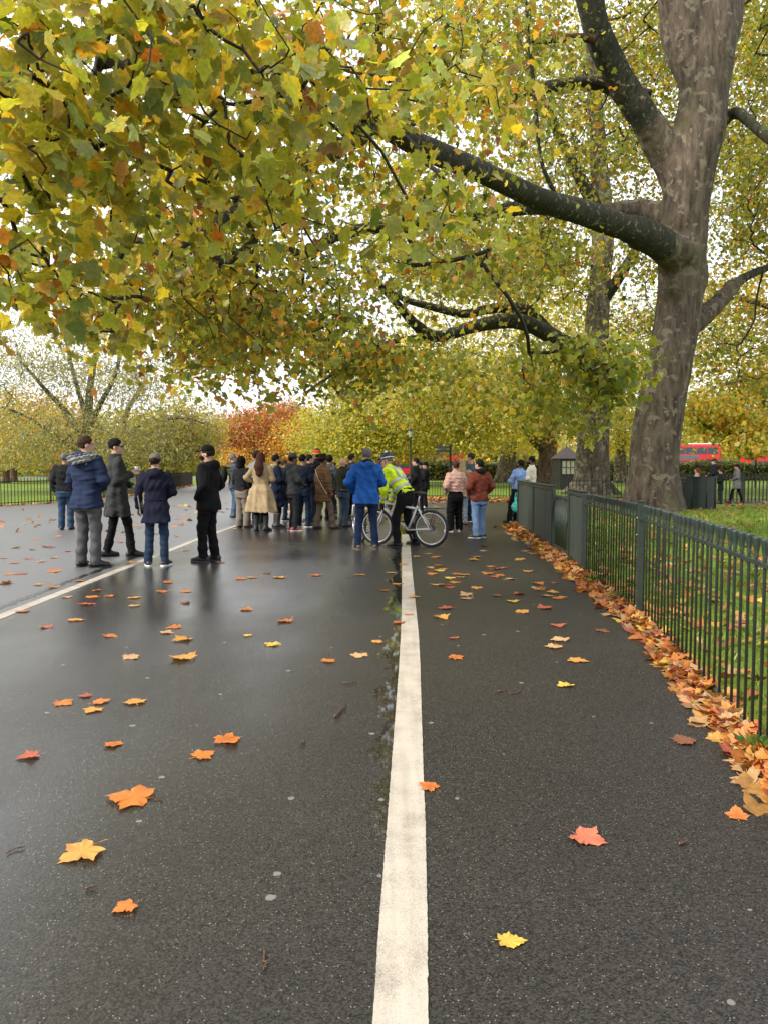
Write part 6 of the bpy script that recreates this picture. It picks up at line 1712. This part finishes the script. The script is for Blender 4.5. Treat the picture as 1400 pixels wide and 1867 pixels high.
BIG = [(243, 1458, 84, 'orange', "large orange star shaped leaf, biggest on the left half of the path"), (150, 1558, 80, 'amber', "amber leaf with raised stalk, low at the left of the path"), (230, 1658, 46, 'orange', "small orange leaf nearest the camera on the left half"),
       (415, 1352, 54, 'orange', "bright orange leaf halfway between the left edge and the white line, stalk pointing right"), (370, 1380, 42, 'orange', "narrow orange leaf just in front of the bright orange leaf left of the white line"), (207, 1360, 38, 'orange', "orange leaf alone left of centre with a dark stalk"),
       (55, 1382, 40, 'red', "reddish orange leaf at the left picture edge"), (335, 1202, 54, 'amber', "curled amber leaf catching light in front of the person in black"), (247, 1282, 42, 'amber', "amber leaf right of a little group of four"),
       (170, 1297, 34, 'amber', "amber leaf nearest the camera in a little group of four"), (183, 1282, 32, 'orange', "orange leaf at the back right of a little group of four"), (157, 1271, 24, 'red', "red leaf at the back of a little group of four"), (117, 1284, 34, 'orange', "orange leaf at the left of a little group of four"),
       (240, 1200, 34, 'tan', "pale tan leaf with long stalk left of the curled amber leaf"), (497, 1177, 32, 'yellow', "bright yellow leaf on the wet patch left of the white line"), (452, 1160, 18, 'yellow', "little yellow leaf beside the bright yellow leaf"),
       (599, 1207, 27, 'orange', "small orange leaf left of the puddle along the white line"), (688, 1172, 22, 'amber', "small amber leaf by the puddle along the white line"), (782, 1438, 40, 'orange', "orange leaf lying across the right edge of the white line"),
       (1068, 1532, 66, 'coral', "big coral red leaf standing on edge, right half of the path"), (928, 1721, 56, 'yellow', "yellow leaf with orange tip, nearest leaf right of the white line"), (1343, 1490, 42, 'orange', "orange leaf near the right picture edge"),
       (1245, 1354, 46, 'brown', "curled brown leaf near the foot of the fence"), (1370, 1394, 66, 'amber', "wide amber leaf just off the fence drift at the right edge"), (1283, 1309, 32, 'amber', "curled amber leaf just off the fence drift"), (1030, 1252, 32, 'yellow', "pale yellow leaf with upright stalk right of the white line"),
       (1050, 1206, 38, 'amber', "amber leaf overlapping an orange one right of the white line"), (1010, 1181, 36, 'tan', "tan leaf with curled edge right of the white line"), (831, 1201, 30, 'orange', "orange leaf with curled edge close to the white line"), (827, 1165, 18, 'red', "little crescent shaped red leaf close to the white line"),
       (745, 1122, 17, 'orange', "small flat orange leaf on the white line itself")]
for i, b_ in enumerate(BIG): put_leaf(*b_, k_=2 + i % 2 if ('curl' in b_[4] or 'edge' in b_[4] or 'upright' in b_[4]) else i % 2, tilt=0.0)
for (px, py, cn) in ((333, 1168, 'amber'), (305, 1155, 'tan'), (320, 1145, 'orange'), (202, 1161, 'orange'), (140, 1132, 'amber'), (85, 1145, 'red'), (42, 1116, 'orange'), (158, 1103, 'red'), (170, 1090, 'orange'), (200, 1088, 'orange'), (245, 1091, 'amber'), (245, 1106, 'tan'), (123, 1090, 'tan'), (450, 1113, 'orange'), (338, 1100, 'red'), (296, 1080, 'orange'), (340, 1080, 'orange'), (308, 1063, 'orange'), (462, 1054, 'amber'), (510, 1054, 'amber'), (576, 1050, 'orange'), (655, 1049, 'amber'), (520, 1134, 'orange'),
                     (1097, 1152, 'brown'), (1017, 1142, 'red'), (1020, 1168, 'tan'), (812, 1110, 'red'), (805, 1127, 'amber'), (952, 1117, 'amber'), (850, 1085, 'tan'), (905, 1087, 'brown'), (935, 1098, 'yellow'), (945, 1084, 'red'), (820, 1055, 'yellow'), (812, 1068, 'brown'), (868, 1073, 'amber'), (990, 1073, 'orange'), (980, 1074, 'tan'), (1025, 1090, 'amber'), (1015, 1092, 'orange'), (992, 1110, 'red'), (700, 1078, 'orange'), (725, 1066, 'amber'), (727, 1137, 'red'), (655, 1197, 'tan'), (1010, 1064, 'brown'), (930, 1057, 'tan'), (905, 1038, 'red'), (895, 1034, 'orange'), (910, 1050, 'orange'), (920, 1036, 'red'), (800, 1042, 'lime' if False else 'yellow'), (785, 1036, 'amber'), (800, 1032, 'orange'), (715, 1046, 'tan'), (735, 1030, 'orange'), (20, 1048, 'orange'), (40, 1047, 'red'), (100, 1018, 'orange'), (60, 1003, 'tan'), (125, 1006, 'red'), (70, 1068, 'amber')):
    put_leaf(px, py, None, cn, "small %s leaf lying on the tarmac between the viewer and the crowd" % cn, GL)
n = 0
while n < 65:
    u = rl_.random()
    px = rl_.uniform(760, 1010) if u < .62 else rl_.uniform(-40, 1000)
    py = 905 + rl_.uniform(0, 1) ** 1.5 * 190
    p = G(px, py)
    xe = np.interp(p[1], FENCE[:, 1], FENCE[:, 0]) - .25
    if p[0] > xe or p[0] < -11.5 or p[1] > 31: continue
    cn = ['orange', 'amber', 'tan', 'red', 'brown', 'yellow'][rl_.choice(6, p=[.3, .25, .15, .12, .13, .05])]
    put_leaf(px, py, None, cn, "small %s leaf lying on the tarmac at the feet of the crowd" % cn, GL, p=p)
    n += 1
# drift along the foot of the fence
FD = catmull(FENCE, 5)
LD = length(FD)
drift = []
g = rl_
for i in range(2600):
    s_ = g.uniform(2.0, LD)
    p, t = along(FD, s_)
    wd = np.interp(p[1], [3.5, 6, 10, 19], [.16, .17, .24, .38])
    off = np.abs(g.normal(0, .42)) * wd
    nrm_ = np.array([-t[1], t[0]])
    side_ = 1 if g.random() < .9 else -.5
    q_ = p + nrm_ * (off * side_ + (.02 if side_ > 0 else 0))
    h_ = .075 * math.exp(-(off / (wd * .45)) ** 2) * g.uniform(.0, 1.0) + .008
    drift.append((q_[0], q_[1], h_, off))
drift = np.array(drift)
vis = (drift[:, 1] > 3.2)
order = np.argsort(drift[:, 1] + (1 - vis) * 99)
ind = [i for i in order if drift[i, 2] > .02 and drift[i, 3] < .6][:135]
names_ = ['orange', 'amber', 'tan', 'red', 'brown', 'yellow']
for i in ind:
    cn = names_[g.choice(6, p=[.34, .22, .24, .1, .06, .04])]
    o = put_leaf(0, 0, None, cn, "%s leaf in the drift heaped along the foot of the green fence" % cn, "leaves drifted against the fence", p=drift[i], z=drift[i, 2])
    o.rotation_euler = (g.normal(0, .5), g.normal(0, .5), g.uniform(0, 6.28)); o.scale = (g.uniform(.085, .13),) * 3
rest = np.array([i for i in range(len(drift)) if i not in set(ind)])
def litter(name, P, size, label, cat, cols=None, flat=.35, T=T_NEAR):
    nL = len(P)
    A = np.array(list(LEAFCOL.values()))[:6][g.choice(6, nL, p=[.30, .24, .05, .14, .09, .18] if cols is None else cols)]
    A = A * g.uniform(.55, 1.02, (nL, 1))
    V, F = T
    k = len(V)
    nr = unit(g.normal(0, 1, (nL, 3)) * flat + (0, 0, 1)); tp = unit(g.normal(0, 1, (nL, 3)) * (1, 1, .1)); tp = unit(tp - nr * (tp * nr).sum(1, keepdims=True)); sd = np.cross(tp, nr)
    cu = g.uniform(-1.3, .9, nL)
    sz = size * g.uniform(.75, 1.2, nL)
    Pv = P[:, None] + sz[:, None, None] * (V[None, :, 0, None] * sd[:, None] + (V[None, :, 1, None] - .35) * tp[:, None] + (V[None, :, 2, None] * cu[:, None, None]) * nr[:, None])
    Pv[..., 2] = np.maximum(Pv[..., 2], .006)
    o = mesh_np(name, Pv.reshape(-1, 3), (F[None] + (np.arange(nL) * k)[:, None, None]).reshape(-1, 3), LEAF_DRY, None, True, np.repeat(A[:, None], k, 1).reshape(-1, 3))
    tag(o, label, cat, kind='stuff')
    return o
litter("leaf_drift", drift[rest][:, :3], .115, "drift of fallen orange leaves along the fence foot", "leaf litter")
# litter on the lawn right of the fence
P = []
while len(P) < 3100:
    y = g.uniform(.6, 32) if g.random() < .7 else g.uniform(.6, 12); x = g.uniform(1.5, 17)
    if x < np.interp(y, FENCE[:, 1], FENCE[:, 0]) + .03 + max(0, y - 19) * .45: continue
    if g.random() > np.interp(x - y * .35, [-3, 1.5, 4.5, 9], [1, .9, .35, .2]) and math.hypot(x - 8.7, y - 24.5) > 3.5: continue
    P.append((x, y, .03 + g.uniform(0, .02)))
litter("lawn_litter", np.array(P), .105, "fallen leaves scattered over the lawn beyond the fence", "leaf litter", T=T_MID)
# litter where the path ends and under the left railing
P = [(g.uniform(1, 12) , g.uniform(30.6, 35.0), .012) for _ in range(900)] + [(g.uniform(-4.5, 3.2), 34.6 + g.normal(0, .45), .015) for _ in range(500)]
ra_ = np.array([(-19, 22.2), (-14.1, 27.8), (-12.7, 31), (-12.9, 42), (-14.4, 58)])
for _ in range(800):
    p, t = along(ra_, g.uniform(0, length(ra_))); P.append((p[0] + g.normal(.15, .18), p[1] + g.normal(0, .18), .015))
for _ in range(160):
    P.append((g.uniform(-12, 2.8), g.uniform(19, 30), .012))
for _ in range(90):
    P.append((g.uniform(-12, -3.8), g.uniform(8, 19), .012))
litter("path_litter", np.array(P), .15, "small far fallen leaves along the path edges", "leaf litter", T=T_MID, cols=[.34, .22, .06, .16, .1, .12])
# grass blades beyond the fence
P = []
m_ = 62000
y = .6 + 24 * g.random(m_) ** 1.5; x = g.uniform(1.3, 17, m_)
k = (x > np.interp(y, FENCE[:, 1], FENCE[:, 0]) + np.maximum(0, y - 19) * .45 + .02) & (x < .55 * y + 2.4)
x, y = x[k], y[k]
nB = len(x)
hh = g.uniform(.045, .10, nB) * (1 + .02 * y); ww = .0035 + .0007 * y
a = g.uniform(0, 6.28, nB); ln = g.normal(0, .035, (nB, 2))
base = np.c_[x, y, np.zeros(nB)]
dx = np.c_[np.cos(a) * ww, np.sin(a) * ww, np.zeros(nB)]
tipv = base + np.c_[ln, hh]
V = np.stack([base - dx, base + dx, tipv], 1).reshape(-1, 3)
cc = np.array([(.12, .20, .025)]) * g.uniform(.6, 1.5, (nB, 1)) + np.array([(.06, .03, 0)]) * g.random((nB, 1))
o = mesh_np("grass", V, np.arange(nB * 3).reshape(-1, 3), leaf_mat("grass_blade", trans=.3), None, False, np.repeat(cc[:, None], 3, 1).reshape(-1, 3))
tag(o, "short grass on the lawn beyond the fence", "grass", kind='stuff')
# tufts growing at the fence foot
for i, (yy, lab) in enumerate(((3.72, "green weed tuft at the foot of the fence nearest the camera"), (8.0, "little green weed tuft between fence foot and leaf drift"), (9.3, "little green weed tuft beside the sheet panel"))):
    p = np.array([np.interp(yy, FENCE[:, 1], FENCE[:, 0]) - .01, yy, 0])
    nB = 110; ba = g.normal(0, .028, (nB, 2)); tip = ba * 2.0 + g.normal(0, .03, (nB, 2)); h_ = g.uniform(.04, .15, nB)
    dx = np.c_[g.normal(0, .004, (nB, 2)), np.zeros(nB)]
    mid = np.c_[ba * 1.3, h_ * .6]
    V = np.stack([np.c_[ba, np.zeros(nB)] - dx, np.c_[ba, np.zeros(nB)] + dx, mid + dx, np.c_[tip, h_]], 1).reshape(-1, 3)
    o = mesh_np("weed_tuft", V, np.arange(nB * 4).reshape(-1, 4), bpy.data.materials["grass_blade"], None, False, np.repeat((np.array([(.045, .12, .02)]) * g.uniform(.6, 1.4, (nB, 1)))[:, None], 4, 1).reshape(-1, 3))
    o.location = tuple(p); tag(o, lab, "weed", "weed tufts along the fence" if False else None)
# twigs
TW = simple("wet_twig", (.085, .035, .02), rough=.5, var=.3)
for pts, rr, lab in (([(485, 1738), (481, 1756), (486, 1764), (481, 1776)], .004, "reddish forked twig low on the left half of the path"), ([(155, 1626), (176, 1621)], .004, "short dark twig between two orange leaves at the left"), ([(12, 1560), (28, 1552), (46, 1548)], .003, "thin grey twig at the left picture edge"),
                     ([(547, 1360), (552, 1357), (556, 1352)], .005, "short dark twig left of the puddle"), ([(624, 1248), (648, 1247)], .005, "short brown twig by the sheen left of the white line"), ([(908, 1264), (922, 1262)], .006, "short brown twig right of the white line"), ([(928, 1268), (940, 1266), (948, 1261)], .004, "thin pale twig beside the short brown twig"), ([(1235, 1545), (1250, 1541)], .007, "curled brown scrap near the right edge"), ([(610, 1312), (618, 1302), (628, 1290)], .008, "dark crumpled debris on the wet sheen")):
    P = np.array([G(x, y) + (0, 0, .0075 + rr) for x, y in pts])
    o3 = P[0].copy(); P = P - o3
    P = catmull(P, 3)
    P += g.normal(0, rr * .5, P.shape) * (1, 1, .3)
    b = MB(); b.tube(P, np.linspace(rr, rr * .6, len(P)), 6)
    q_ = P[len(P) // 2]
    b.tube([q_, q_ + np.array([.02, .012, .004])], [rr * .6, rr * .3], 5)
    o = b.build("twig", TW, None, smooth=True); o.location = tuple(o3); tag(o, lab, "twig")
